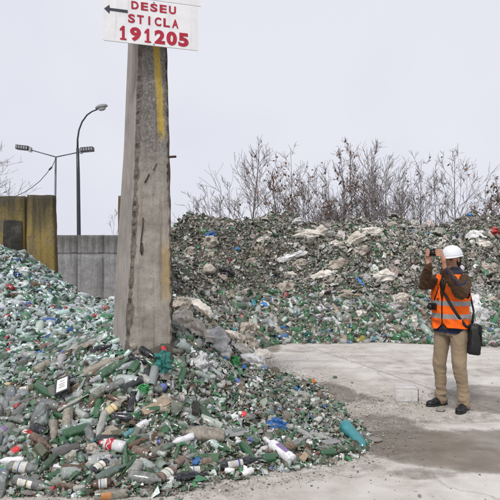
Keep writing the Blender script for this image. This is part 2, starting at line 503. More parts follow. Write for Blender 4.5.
wm0 = t.math('ADD', sep.outputs[0], t.math('MULTIPLY', t.math('SUBTRACT', t.noise(4.5, 8, 0.75), 0.5), 1.3))
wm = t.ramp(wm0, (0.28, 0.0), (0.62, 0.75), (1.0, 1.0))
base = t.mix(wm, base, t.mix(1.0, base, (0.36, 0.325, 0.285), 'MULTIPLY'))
# hairline cracks
vo = t.n('ShaderNodeTexVoronoi'); vo.feature = 'DISTANCE_TO_EDGE'; vo.inputs['Scale'].default_value = 0.42
dv = t.n('ShaderNodeVectorMath'); dv.operation = 'ADD'
nzc = t.n('ShaderNodeTexNoise'); nzc.inputs['Scale'].default_value = 2.0; nzc.inputs['Detail'].default_value = 5
t.l(t.obj(), nzc.inputs['Vector'])
scl = t.n('ShaderNodeVectorMath'); scl.operation = 'SCALE'; scl.inputs['Scale'].default_value = 0.7; t.l(nzc.outputs[1], scl.inputs[0])
t.l(t.obj(), dv.inputs[0]); t.l(scl.outputs[0], dv.inputs[1]); t.l(dv.outputs[0], vo.inputs['Vector'])
crack = t.ramp(vo.outputs['Distance'], (0.002, 0.4), (0.007, 0.0))
crack = t.math('MULTIPLY', crack, t.ramp(n_big, (0.4, 0.0), (0.55, 1.0)))
# the slab joint running from the far heap towards the man
x_, y_, z_ = t.xyz()
jd = t.math('ADD', t.math('MULTIPLY', x_, 0.936), t.math('MULTIPLY', y_, 0.351))
jd = t.math('ADD', jd, t.math('MULTIPLY', t.math('SUBTRACT', t.noise(3, 4), 0.5), 0.05))
joint = t.band(jd, 4.485, 4.505, 0.008)
jd2 = t.math('SUBTRACT', t.math('MULTIPLY', y_, 0.936), t.math('MULTIPLY', x_, 0.351))
joint2 = t.band(t.math('ADD', jd2, t.math('MULTIPLY', t.math('SUBTRACT', t.noise(3, 4), 0.5), 0.05)), 3.10, 3.12, 0.008)
lines = t.math('MAXIMUM', crack, t.math('MULTIPLY', joint, 0.75))
base = t.mix(lines, base, (0.13, 0.115, 0.10))
ro = t.ramp(wm, (0, 0.92), (1, 0.42))
hgt = t.mix(0.5, n_fine, n_grain)
nb = t.bump(hgt, 0.35, 0.012)
t.pbr(base, ro, nb, 0, 0.35)
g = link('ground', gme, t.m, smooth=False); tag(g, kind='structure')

# ------------------------------------------------------------------ mound surface under the litter
mnx, mny = GXX.shape[1], GXX.shape[0]
mv = np.stack([GXX, GYY, GZ], -1).reshape(-1, 3)
ii = np.arange(mny - 1)[:, None] * mnx + np.arange(mnx - 1)[None, :]
keep = (np.maximum.reduce([GZ[:-1, :-1], GZ[1:, :-1], GZ[:-1, 1:], GZ[1:, 1:]]) > -0.02)
t1 = np.stack([ii, ii + 1, ii + mnx + 1], -1)[keep]; t2 = np.stack([ii, ii + mnx + 1, ii + mnx], -1)[keep]
T = np.concatenate([t1, t2]); used, inv = np.unique(T.ravel(), return_inverse=True)
mme = tri_mesh('mound', mv[used], inv.reshape(-1, 3))
t = NT('packed_dirt_and_cullet')
n = t.noise(14, 7, 0.7); n2 = t.noise(2.2, 5, 0.6)
c = t.ramp(n, (0.3, (0.02, 0.02, 0.017)), (0.5, (0.06, 0.055, 0.045)), (0.7, (0.14, 0.125, 0.10)))  # dirt colour darkened to paint deep shade into the gaps between shards
c = t.mix(t.ramp(n2, (0.4, 0.0), (0.6, 0.5)), c, (0.15, 0.13, 0.105))
t.pbr(c, 0.9, t.bump(n, 0.8, 0.04), 0, 0.3)
mo = link('mound', mme, t.m); tag(mo, kind='structure')

# ------------------------------------------------------------------ concrete walls and the pillar
def concrete(name, dark, mid, lite, streaks=0.5, yellow=None, rough_n=22, top_z=None, grime=0.6):
    t = NT(name)
    nA = t.noise(3.0, 6, 0.65); nB = t.noise(rough_n, 6, 0.7); 
    v = t.mapping((5, 5, 0.45)); st = t.noise(1.2, 6, 0.65, vec=v)
    c = t.ramp(nA, (0.3, dark), (0.52, mid), (0.75, lite))
    c = t.mix(t.ramp(nB, (0.34, 0.55), (0.52, 0.0)), c, tuple(x * 0.45 for x in mid))
    if yellow:
        ym = t.ramp(t.mix(0.5, nB, t.noise(1.6, 5, 0.6)), (0.42, 0.0), (0.56, 0.85))
        c = t.mix(ym, c, yellow)
    c = t.mix(t.math('MULTIPLY', t.ramp(st, (0.45, 0.0), (0.65, 1.0)), streaks), c, tuple(x * 0.35 for x in mid))
    if top_z is not None:
        x, y, z = t.xyz()
        zz = t.math('ADD', z, t.math('MULTIPLY', t.math('SUBTRACT', st, 0.5), 1.8))
        gm = t.n('ShaderNodeMapRange'); gm.inputs[1].default_value = top_z - 1.0; gm.inputs[2].default_value = top_z - 0.05; gm.inputs[4].default_value = grime
        t.l(zz, gm.inputs[0])
        c = t.mix(gm.outputs[0], c, (0.035, 0.032, 0.025))
    t.pbr(c, 0.88, t.bump(nB, 0.5, 0.012), 0, 0.3)
    return t.m

def slab_bm(x0, x1, y0, y1, z0, z1, taper=0.0, seed=0, jag=0.02, n=14):
    """upright precast slab with worn edges; taper narrows its top"""
    bm = bmesh.new()
    nx_, nz_ = n, n * 2
    fr = {}
    rr = random.Random(seed)
    for side, y in ((0, y0), (1, y1)):
        for i in range(nx_ + 1):
            for k in range(nz_ + 1):
                u = i / nx_; v = k / nz_
                xx0 = x0 + taper * v * 0.5; xx1 = x1 - taper * v
                x = xx0 + (xx1 - xx0) * u; z = z0 + (z1 - z0) * v
                if k == nz_: z -= jag * (noise.noise(Vector((x * 4, seed, 0))) * 0.5 + 0.5) * 2.5
                e = jag * (noise.noise(Vector((seed * 3.1, z * 5, side))) * 0.5 + 0.3)
                if i == 0: x += max(e, 0)
                if i == nx_: x -= max(e, 0)
                yy = y + 0.006 * noise.noise(Vector((x * 3, z * 3, seed)))
                if i in (0, nx_) or k == nz_: yy += (0.018 if side == 0 else -0.018)
                fr[side, i, k] = bm.verts.new((x, yy, z))
    for i in range(nx_):
        for k in range(nz_):
            bm.faces.new((fr[0, i, k], fr[0, i + 1, k], fr[0, i + 1, k + 1], fr[0, i, k + 1]))
            bm.faces.new((fr[1, i, k], fr[1, i, k + 1], fr[1, i + 1, k + 1], fr[1, i + 1, k]))
    for k in range(nz_):
        bm.faces.new((fr[0, 0, k], fr[0, 0, k + 1], fr[1, 0, k + 1], fr[1, 0, k]))
        bm.faces.new((fr[0, nx_, k], fr[1, nx_, k], fr[1, nx_, k + 1], fr[0, nx_, k + 1]))
    for i in range(nx_):
        bm.faces.new((fr[0, i, nz_], fr[0, i + 1, nz_], fr[1, i + 1, nz_], fr[1, i, nz_]))
        bm.faces.new((fr[0, i, 0], fr[1, i, 0], fr[1, i + 1, 0], fr[0, i + 1, 0]))
    return bm

mat_yel = concrete('yellow_painted_concrete', (0.10, 0.09, 0.065), (0.17, 0.15, 0.11), (0.25, 0.22, 0.17), 0.55, yellow=(0.30, 0.215, 0.055), top_z=3.2, grime=0.85)
mat_grey = concrete('grey_wall_concrete', (0.17, 0.17, 0.168), (0.25, 0.25, 0.248), (0.32, 0.32, 0.318), 0.45, rough_n=9, top_z=2.84, grime=0.6)
mat_dirtyc = concrete('black_stained_concrete', (0.02, 0.02, 0.016), (0.05, 0.047, 0.04), (0.16, 0.14, 0.12), 0.6, rough_n=7)

mat_edge = concrete('brown_edge_concrete', (0.06, 0.05, 0.035), (0.12, 0.095, 0.06), (0.18, 0.15, 0.11), 0.5)
GRP_Y = 'yellow precast slabs behind the heap of bottles'
PY = 11.7
p1 = link('concrete_slab', bm_mesh('slab', slab_bm(-6.75, -5.27, PY, PY + 0.2, -0.2, 3.22, 0.01, 1)), mat_yel)
tag(p1, 'wide yellow-stained concrete slab with a black square stain, beside the narrower slab', 'concrete slab', GRP_Y)
bm = slab_bm(-5.77, -5.315, PY - 0.022, PY - 0.006, 1.2, 2.66, 0.0, 5, 0.03, 8)
pp = link('stained_patch', bm_mesh('patch', bm), mat_dirtyc, p1)
p2 = link('concrete_slab', bm_mesh('slab', slab_bm(-5.25, -4.50, PY - 0.05, PY + 0.17, -0.2, 3.24, 0.09, 2)), mat_yel)
tag(p2, 'narrow mustard yellow concrete slab with black top, beside the grey wall', 'concrete slab', GRP_Y)
# edge-on slabs of the dividing wall running back from the pillar
for k, (bx, by, ztop, lab) in enumerate(((-1.882, 7.45, 3.2, 'weathered slab edge showing just behind the tall concrete pillar'), (-3.035, 11.5, 3.2, 'lower slab edge farther back behind the tall concrete pillar, stepping out below the first'))):
    me = bm_mesh('slab', slab_bm(0, 0.2, 0, 1.9, -0.2, ztop, 0.0, 7 + k))
    o = link('concrete_slab', me, mat_edge, loc=(bx, by, 0)); o.rotation_euler.z = R(15.0)
    tag(o, lab, 'concrete slab', 'slabs of the dividing wall behind the pillar')
# grey wall at the back of the yard
gw = empty('concrete_wall', (-7.0, 22.0, 0)); tag(gw, 'long grey concrete wall with black rain streaks behind the bottle heap', 'wall')
for i in range(9):
    for (z0, z1) in ((-0.1, 1.997), (2.0, 2.84)):
        bm = slab_bm(-12.2 + i * 1.15 + 7.0, -12.2 + (i + 1) * 1.15 - 0.012 + 7.0, 0, 0.18, z0, z1, 0, 20 + i, 0.004, 4)
        link('panel', bm_mesh('panel', bm), mat_grey, gw)

# the tall pillar
def lerp_tab(tab, y):
    ys_ = [a for a, b in tab]; xs_ = [b for a, b in tab]
    return float(np.interp(y, ys_, xs_))
TA = [(-20, 140.5), (45, 139), (150, 136), (250, 132), (345, 126), (400, 123)]
TB = [(-20, 165.5), (45, 166.8), (150, 169.5), (260, 171.5), (335, 172.5), (400, 174)]
TC = [(-20, 129.5), (45, 128), (150, 123.8), (260, 116.5), (353, 112), (400, 109)]
YA, YB, YC = 4.97, 5.10, 5.36
def pillar_corner(tab, Y, z):
    y = HY - (z - EYE) * F / Y
    return Vector(((lerp_tab(tab, y) - 250) / F * Y, Y, z))
def front_pt(u, z, out=0.0):
    a = pillar_corner(TA, YA, z); b = pillar_corner(TB, YB, z)
    d = (b - a); nrm = Vector((d.y, -d.x, 0)).normalized()
    return a + d * u + nrm * out
bm = bmesh.new()
WEAR = []
NZ, NU, NS = 220, 24, 12
rows = []
for k in range(NZ + 1):
    z = -0.2 + k * (4.16 + 0.2) / NZ
    A = pillar_corner(TA, YA, z); B = pillar_corner(TB, YB, z); C_ = pillar_corner(TC, YC, z); D = B + (C_ - A) * 0.9
    ring = []
    def chip(s, z, amp): 
        v = .35 * noise.noise(Vector((s * 7.7, z * 5.0, 0.3))) + .9 * noise.noise(Vector((s * 3.3, z * 19.0, 4.3)))
        return amp * max(0.0, v + 0.15)
    cen = (A + B + C_ + D) / 4
    cA = chip(1, z, 0.06); cB = chip(2, z, 0.03); cC = chip(3, z, 0.0)
    seq = []
    for i in range(NU): seq.append((A.lerp(B, i / NU), 0))
    for i in range(NS): seq.append((B.lerp(D, i / NS), 1))
    for i in range(NU): seq.append((D.lerp(C_, i / NU), 2))
    for i in range(NS): seq.append((C_.lerp(A, i / NS), 3))
    for j, (p, sd_) in enumerate(seq):
        q = p.copy()
        for cr, am in ((A, cA), (B, cB), (C_, cC)):
            dd = (p - cr).length
            if dd < 0.035: q = q + (cen - p).normalized() * am * (1 - dd / 0.035)
        rough = 0.006 if sd_ == 0 else 0.0015
        q += (p - cen).normalized() * rough * noise.noise(Vector((p.x * 14, p.y * 14, z * 14)))
        dA = (p - A).length; wr_ = max(0.0, 1 - dA / (.035 + .05 * max(0, noise.noise(Vector((1, z * 4.0, 9))) + .35) + .03 * noise.noise(Vector((3, z * 17, 2)))))
        dB = (p - B).length; wr_ = max(wr_, .8 * max(0.0, 1 - dB / (.03 + .03 * noise.noise(Vector((5, z * 9, 2))))))
        WEAR.append(min(1.0, wr_ * 1.6)); ring.append(bm.verts.new(q))
    rows.append(ring)
NR = len(rows[0])
for a_, b_ in zip(rows, rows[1:]):
    for j in range(NR):
        f = bm.faces.new((a_[j], a_[(j + 1) % NR], b_[(j + 1) % NR], b_[j]))
        f.material_index = 0 if j < NU else 1
bm.faces.new(rows[-1]); bm.faces.new(rows[0][::-1])
t = NT('exposed_aggregate_concrete')
x_, y_, z_ = t.xyz()
nA = t.noise(4.5, 6, 0.65); nB = t.noise(38, 6, 0.75); nC = t.noise(95, 3, 0.6)
low = t.ramp(nA, (0.3, (0.22, 0.195, 0.165)), (0.52, (0.335, 0.305, 0.265)), (0.72, (0.42, 0.39, 0.35)))
hi = t.ramp(nB, (0.3, (0.06, 0.057, 0.052)), (0.47, (0.15, 0.142, 0.13)), (0.66, (0.30, 0.285, 0.265)))
zn = t.math('ADD', z_, t.math('MULTIPLY', t.math('SUBTRACT', nA, 0.5), 1.6))
mr = t.n('ShaderNodeMapRange'); mr.inputs[1].default_value = 2.35; mr.inputs[2].default_value = 3.1; t.l(zn, mr.inputs[0])
c = t.mix(mr.outputs[0], low, hi)
c = t.mix(t.ramp(nB, (0.33, 0.6), (0.46, 0.0)), c, (0.12, 0.11, 0.10))
u = t.math('ADD', x_, t.math('MULTIPLY', z_, 0.056))
u = t.math('ADD', u, t.math('MULTIPLY', t.math('SUBTRACT', t.noise(12, 5, 0.7), 0.5), 0.045))
ye = t.math('MULTIPLY', t.band(u, -0.762, -0.700, 0.008), t.band(t.math('ADD', z_, t.math('MULTIPLY', t.math('SUBTRACT', nB, 0.5), 0.5)), 2.93, 9, 0.03))
ye = t.math('MULTIPLY', ye, t.ramp(nB, (0.32, 0.3), (0.46, 1.0)))
zs = t.math('ADD', z_, t.math('MULTIPLY', t.math('SUBTRACT', nA, 0.5), 0.7))
ye2 = t.math('MULTIPLY', t.band(t.math('ADD', x_, t.math('MULTIPLY', t.math('SUBTRACT', nA, 0.5), 0.16)), -0.90, -0.6, 0.02), t.band(zs, 1.32, 1.88, 0.08))
ye2 = t.math('MULTIPLY', ye2, 0.65)
c = t.mix(ye2, c, (0.36, 0.25, 0.09))
c = t.mix(ye, c, (0.43, 0.31, 0.07))
# streaks
stk = t.noise(1.6, 7, .7, vec=t.mapping((14, 14, .7)))
c = t.mix(t.ramp(stk, (.50, 0.0), (.68, .65)), c, (.13, .105, .08))
wa = t.n('ShaderNodeVertexColor'); wa.layer_name = 'Wear'
wm_ = t.ramp(t.math('ADD', wa.outputs[0], t.math('MULTIPLY', t.math('SUBTRACT', nB, 0.5), 1.1)), (.30, 0.0), (.50, .85))
c = t.mix(wm_, c, t.ramp(nB, (.35, (.05, .042, .035)), (.6, (.17, .145, .12))))
t.pbr(c, 0.9, t.bump(t.mix(0.4, nB, nC), 0.6, 0.012), 0, 0.25)
mat_agg = t.m
t = NT('board_marked_concrete')
nA = t.noise(3, 6, 0.6); st = t.noise(1.5, 7, 0.75, vec=t.mapping((13, 13, 1.3))); nB = t.noise(55, 5, 0.7)
c = t.ramp(st, (0.3, (0.21, 0.188, 0.168)), (0.5, (0.31, 0.28, 0.255)), (0.7, (0.37, 0.34, 0.315)))
c = t.mix(t.ramp(nA, (0.42, 0.0), (0.65, 0.6)), c, (0.19, 0.172, 0.152))
wa = t.n('ShaderNodeVertexColor'); wa.layer_name = 'Wear'
wm_ = t.ramp(t.math('ADD', wa.outputs[0], t.math('MULTIPLY', t.math('SUBTRACT', nB, 0.5), 1.1)), (.34, 0.0), (.52, .8))
c = t.mix(wm_, c, (.09, .078, .065))
t.pbr(c, 0.9, t.bump(t.mix(0.5, st, nB), 0.6, 0.01), 0, 0.25)
pme = bm_mesh('pillar', bm); wa_ = pme.color_attributes.new('Wear', 'FLOAT_COLOR', 'POINT'); wa_.data.foreach_set('color', np.repeat(np.array(WEAR, dtype=np.float32)[:, None], 4, 1).ravel())
pl = link('concrete_pillar', pme, [mat_agg, t.m]); pl.data.polygons.foreach_set('use_smooth', [False] * len(pl.data.polygons))
tag(pl, 'tall tapering concrete pillar with chipped edges and a yellow paint strip, standing in the bottle heap', 'pillar')
bm = bmesh.new()
pts = [front_pt(1.0, z, -0.008) + Vector((-0.006 + 0.006 * noise.noise(Vector((z * 5, 1, 1))), 0.0, 0)) for z in np.linspace(0.9, 3.92, 60)]
tube(bm, pts, [0.009 + 0.006 * noise.noise(Vector((z * 6, 2, 1))) for z in np.linspace(0.9, 3.92, 60)], 5)
link('edge_angle', bm_mesh('edge_angle', bm), M['rust'], pl)
def rebar(pxs, r=0.006):
    bm = bmesh.new(); pts = []
    for px, py in pxs:
        Y = 5.02; z = EYE - (py - HY) / F * Y
        a = pillar_corner(TA, YA, z); b = pillar_corner(TB, YB, z)
        x = (px - 250) / F * Y; u = (x - a.x) / (b.x - a.x)
        pts.append(front_pt(u, z, 0.006))
    tube(bm, pts, r, 6); link('rebar', bm_mesh('rebar', bm), M['rust'], pl)
rebar([(143.5, 218), (143, 228), (141.5, 240), (141, 250), (142, 255)]); rebar([(142, 255), (143, 250), (142.5, 243)], 0.005)
rebar([(149, 174), (147, 179), (145, 183)], 0.008); rebar([(156, 163), (153, 170)], 0.004)
bm = bmesh.new(); p = at(168, 157, 5.08); tube(bm, [p, p + Vector((0.085, -0.02, 0.0))], [0.013, 0.012], 6)
link('steel_stub', bm_mesh('stub', bm), M['rust'], pl)

# ------------------------------------------------------------------ the signs on the pillar
SL = at(103, 40, 4.75); SR = at(198.6, 50.6, 4.99)
su = Vector((SR.x - SL.x, SR.y - SL.y, 0)); SW = su.length; su.normalize()
s_rot = math.atan2(su.y, su.x)
t = NT('painted_sign_board'); n = t.noise(6, 5); n2 = t.noise(70, 4, 0.7)
c = t.ramp(n, (0.3, (0.66, 0.66, 0.67)), (0.7, (0.78, 0.78, 0.79)))
c = t.mix(t.ramp(n2, (0.30, 0.6), (0.40, 0.0)), c, (0.35, 0.30, 0.26))
st = t.noise(1.5, 7, .7, vec=t.mapping((9, 9, 1.0))); c = t.mix(t.ramp(st, (.55, 0.0), (.72, .35)), c, (.42, .38, .34))
t.pbr(c, 0.45, None, 0, 0.4); mat_board = t.m
mat_red = plain('red_stencil_paint', (0.36, 0.010, 0.032), 0.6, nscale=40, var=0.2)
mat_ink = plain('black_stencil_paint', (0.035, 0.04, 0.06), 0.6, nscale=40, var=0.3)
def sign(name, z, w, h, label, off=0.0):
    e = empty(name, (SL.x + off * su.x, SL.y + off * su.y, z), (0, 0, s_rot))
    bm = bmesh.new(); 
    r_ = 0.018; n_ = 5; loop = []
    for cx, cz, a0 in ((w - r_, r_, -90), (w - r_, h - r_, 0), (r_, h - r_, 90), (r_, r_, 180)):
        for k in range(n_ + 1):
            a = R(a0 + 90 * k / n_); loop.append((cx + r_ * math.cos(a), cz + r_ * math.sin(a)))
    f0 = [bm.verts.new((x, 0, zz)) for x, zz in loop]; f1 = [bm.verts.new((x, 0.012, zz)) for x, zz in loop]
    bm.faces.new(f0); bm.faces.new(f1[::-1])
    for k in range(len(loop)):
        j = (k + 1) % len(loop); bm.faces.new((f0[k], f1[k], f1[j], f0[j]))
    link('board', bm_mesh('board', bm), mat_board, e, smooth=False)
    tag(e, label, 'sign', 'signs on the concrete pillar')
    return e
sg = sign('waste_sign', SL.z, SW, 0.432, 'white sign with red stencilled DESEU STICLA 191205 and black arrow, high on the pillar')
sg2 = sign('sign_board', SL.z + 0.446, SW + 0.03, 0.40, 'plain white board above the lettered sign, cut off by the top of the photo')
def text(body, u0, u1, v, h, parent, m, name='lettering', fat=0.02, fill=0.8):
    """stencilled capitals in even cells"""
    V = []; Fc = []; n_ = len(body); cell = (u1 - u0) / (n_ - 1 + fill)
    for i, ch in enumerate(body):
        if ch == '1':
            w = cell * fill * .62; x0 = u0 + i * cell + (cell * fill - w) / 2; o_ = len(V)
            for gx_, gz_ in ((.32, .12), (.32, .70), (.0, .62), (.0, .76), (.40, 1.0), (.72, 1.0), (.72, .12), (1.0, .12), (1.0, 0), (.04, 0), (.04, .12)):
                V.append((x0 + w * gx_, -0.003, v + h * gz_))
            Fc += [[o_ + 1, o_ + 2, o_ + 3, o_ + 4], [o_ + 0, o_ + 1, o_ + 4, o_ + 5, o_ + 6], [o_ + 10, o_ + 0, o_ + 6, o_ + 7, o_ + 8, o_ + 9]]
            continue
        cu = bpy.data.curves.new(name, 'FONT'); cu.body = ch; cu.size = 1.0; cu.offset = fat
        tmp = bpy.data.objects.new('tmp', cu); COL.objects.link(tmp)
        dg = bpy.context.evaluated_depsgraph_get()
        me = bpy.data.meshes.new_from_object(tmp.evaluated_get(dg)); bpy.data.objects.remove(tmp)
        co = np.array([v_.co[:] for v_ in me.vertices]); lo, hi_ = co.min(0), co.max(0)
        w = cell * fill * (0.30 if ch == 'I' else 0.5 if ch == '1' else 1.0); x0 = u0 + i * cell + (cell * fill - w) / 2
        o_ = len(V)
        V += [(x0 + w * (c[0] - lo[0]) / (hi_[0] - lo[0]), -0.003, v + h * (c[1] - lo[1]) / (hi_[1] - lo[1])) for c in co]
        Fc += [[q + o_ for q in f.vertices] for f in me.polygons]
        bpy.data.meshes.remove(me)
    return link(name, from_arrays(name, V, Fc), m, parent, smooth=False)
text('DESEU', 0.262, 0.690, 0.330, 0.078, sg, mat_red, fat=.035, fill=.76)
text('STICLA', 0.232, 0.715, 0.195, 0.085, sg, mat_red, fat=.035, fill=.76)
text('191205', 0.135, 0.815, 0.022, 0.135, sg, mat_red, fat=.05, fill=.88)
# stencil gaps
bm = bmesh.new()
for pth in ([(0.010, 0.300), (0.058, 0.342), (0.062, 0.312), (0.058, 0.300), (0.062, 0.288), (0.058, 0.258)], [(0.055, 0.312), (0.055, 0.288), (0.228, 0.285), (0.228, 0.313)]):
    bm.faces.new([bm.verts.new((x, -0.003 if len(pth) > 4 else -0.0036, z)) for x, z in pth])
link('arrow', bm_mesh('arrow', bm), mat_ink, sg, smooth=False)
for (u_, v_) in ((SW * 0.52, 0.42), (SW * 0.52, 0.012)):
    bm = bmesh.new(); bmesh.ops.create_cone(bm, cap_ends=True, segments=10, radius1=0.006, radius2=0.004, depth=0.006, matrix=Matrix.Translation((u_, -0.003, v_)) @ Matrix.Rotation(R(90), 4, 'X'))
    link('screw', bm_mesh('screw', bm), M['rust'], sg)

# ------------------------------------------------------------------ lamp posts behind the wall
mat_pole = plain('dull_galvanised_steel', (0.12, 0.135, 0.15), 0.5, metallic=0.4, nscale=8)
mat_poled = plain('dark_painted_steel', (0.05, 0.055, 0.065), 0.5, metallic=0.3, nscale=8)
mat_lens = plain('grey_lamp_lens', (0.30, 0.31, 0.32), 0.25, nscale=8)
YL = 24.0
e = empty('street_lamp', at(79, HY + EYE * F / YL, YL)); tag(e, 'tall lamp post with curved arm and single cobra head behind the grey wall', 'street lamp')
b0 = e.location.copy()
def rel(px, py, Y=YL): return at(px, py, Y) - b0
bm = bmesh.new()
tube(bm, [Vector((0, 0, 0)), rel(79, 250), rel(78.2, 175), rel(77.6, 148)], [0.11, 0.10, 0.085, 0.07], 10)
link('post', bm_mesh('post', bm), mat_poled, e)
bm = bmesh.new()
tube(bm, [rel(77.6, 150), rel(77.6, 139), rel(79, 130), rel(82, 122), rel(87, 115), rel(92, 111.5), rel(97.5, 109.3)], [0.05, 0.045, 0.042, 0.04, 0.038, 0.035, 0.035], 8)
link('arm', bm_mesh('arm', bm), mat_poled, e)
bm = bmesh.new(); bmesh.ops.create_uvsphere(bm, u_segments=16, v_segments=10, radius=1)
for v in bm.verts: v.co = Vector((v.co.x * 0.30 * (1.0 if v.co.x > 0 else 1.1), v.co.y * 0.13, v.co.z * (0.14 if v.co.z > 0 else 0.07)))
bmesh.ops.rotate(bm, verts=bm.verts, cent=(0, 0, 0), matrix=Matrix.Rotation(R(-12), 3, 'Y')); bmesh.ops.translate(bm, verts=bm.verts, vec=rel(101.8, 107))
lh = link('lamp_head', bm_mesh('lamp_head', bm), plain('lamp_housing', (0.20, 0.21, 0.21), 0.5), e)
bm = bmesh.new(); bmesh.ops.create_uvsphere(bm, u_segments=14, v_segments=8, radius=1)
for v in bm.verts: v.co = Vector((v.co.x * 0.19, v.co.y * 0.10, v.co.z * 0.10))
bmesh.ops.rotate(bm, verts=bm.verts, cent=(0, 0, 0), matrix=Matrix.Rotation(R(-12), 3, 'Y')); bmesh.ops.translate(bm, verts=bm.verts, vec=rel(102, 108.8))
link('lens', bm_mesh('lens', bm), mat_lens, lh)

e = empty('floodlight_mast', at(54.5, HY + EYE * F / YL, YL)); tag(e, 'thin mast with two outstretched floodlights behind the yellow slabs', 'street lamp')
b0 = e.location.copy()
bm = bmesh.new(); tube(bm, [Vector((0, 0, 0)), rel(54.7, 240), rel(55.8, 157)], [0.065, 0.055, 0.045], 8); link('post', bm_mesh('post', bm), mat_pole, e)
for a, b, hx in (((56, 157), (31, 150), 24.5), ((56, 157), (80, 152), 88)):
    bm = bmesh.new(); tube(bm, [rel(*a), rel(*b)], 0.028, 6); link('arm', bm_mesh('arm', bm), mat_pole, e)
for cx, cy, ang, lens_x, brk in ((22.8, 147.8, 6, 22, 30.5), (87.3, 149.6, -5, 88, 81.0)):
    he = bmesh.new(); box(he, 0, 0, 0, 0.60, 0.30, 0.20)
    bmesh.ops.rotate(he, verts=he.verts, cent=(0, 0, 0), matrix=Matrix.Rotation(R(ang), 3, 'Y')); bmesh.ops.translate(he, verts=he.verts, vec=rel(cx, cy))
    h_ = link('floodlight', bm_mesh('floodlight', he, 0.01), mat_poled, e, smooth=False)
    for k in range(5):
        b2 = bmesh.new(); box(b2, -0.24 + 0.12 * k, -0.156, 0.0, 0.07, 0.012, 0.13)
        bmesh.ops.rotate(b2, verts=b2.verts, cent=(0, 0, 0), matrix=Matrix.Rotation(R(ang), 3, 'Y')); bmesh.ops.translate(b2, verts=b2.verts, vec=rel(cx, cy))
        link('lens', bm_mesh('lens', b2), mat_lens, h_, smooth=False)
    b3 = bmesh.new(); box(b3, 0, 0, 0, 0.10, 0.2, 0.22); bmesh.ops.translate(b3, verts=b3.verts, vec=rel(brk, 149.7 if brk < 50 else 151.3))
    link('bracket', bm_mesh('bracket', b3), mat_lens, h_, smooth=False)
bm = bmesh.new(); pts = [at(x, y, YL - 0.2) for x, y in ((56, 158), (52.5, 166), (47, 173), (40, 181), (32, 187.5), (24, 192.5), (16, 196), (6, 198.5), (-10, 200))]
tube(bm, pts, 0.016, 5); wr = link('cable', bm_mesh('cable', bm), mat_poled); tag(wr, 'thin black cable sagging from the floodlight mast down behind the slabs', 'cable')
bm = bmesh.new(); p = at(50.5, 168.5, YL - 0.2); tube(bm, [p + Vector((-.07, 0, -.07)), p + Vector((.07, 0, .07))], 0.04, 6); link('connector', bm_mesh('c', bm), mat_poled, wr)

# ------------------------------------------------------------------ bare trees
def polylines_mesh(name, lines, n=4):
    """lines: list of (points, radii) -> one mesh of thin tapering limbs"""
    V = []; Tn = []; off = 0
    for pts, rad in lines:
        P = np.array(pts); m = len(P)
        d = np.gradient(P, axis=0); d /= np.linalg.norm(d, axis=1, keepdims=True) + 1e-9
        up = np.array([0.31, 0.87, 0.38]); x = np.cross(d, up); x /= np.linalg.norm(x, axis=1, keepdims=True) + 1e-9
        y = np.cross(d, x)
        a = np.arange(n) * 2 * np.pi / n
        ring = P[:, None] + np.array(rad)[:, None, None] * (x[:, None] * np.cos(a)[None, :, None] + y[:, None] * np.sin(a)[None, :, None])
        V.append(ring.reshape(-1, 3))
        for i in range(m - 1):
            for k in range(n):
                p0 = off + i * n + k; p1 = off + i * n + (k + 1) % n
                Tn.append((p0, p1, p1 + n)); Tn.append((p0, p1 + n, p0 + n))
        off += m * n
    return tri_mesh(name, np.concatenate(V), np.array(Tn))

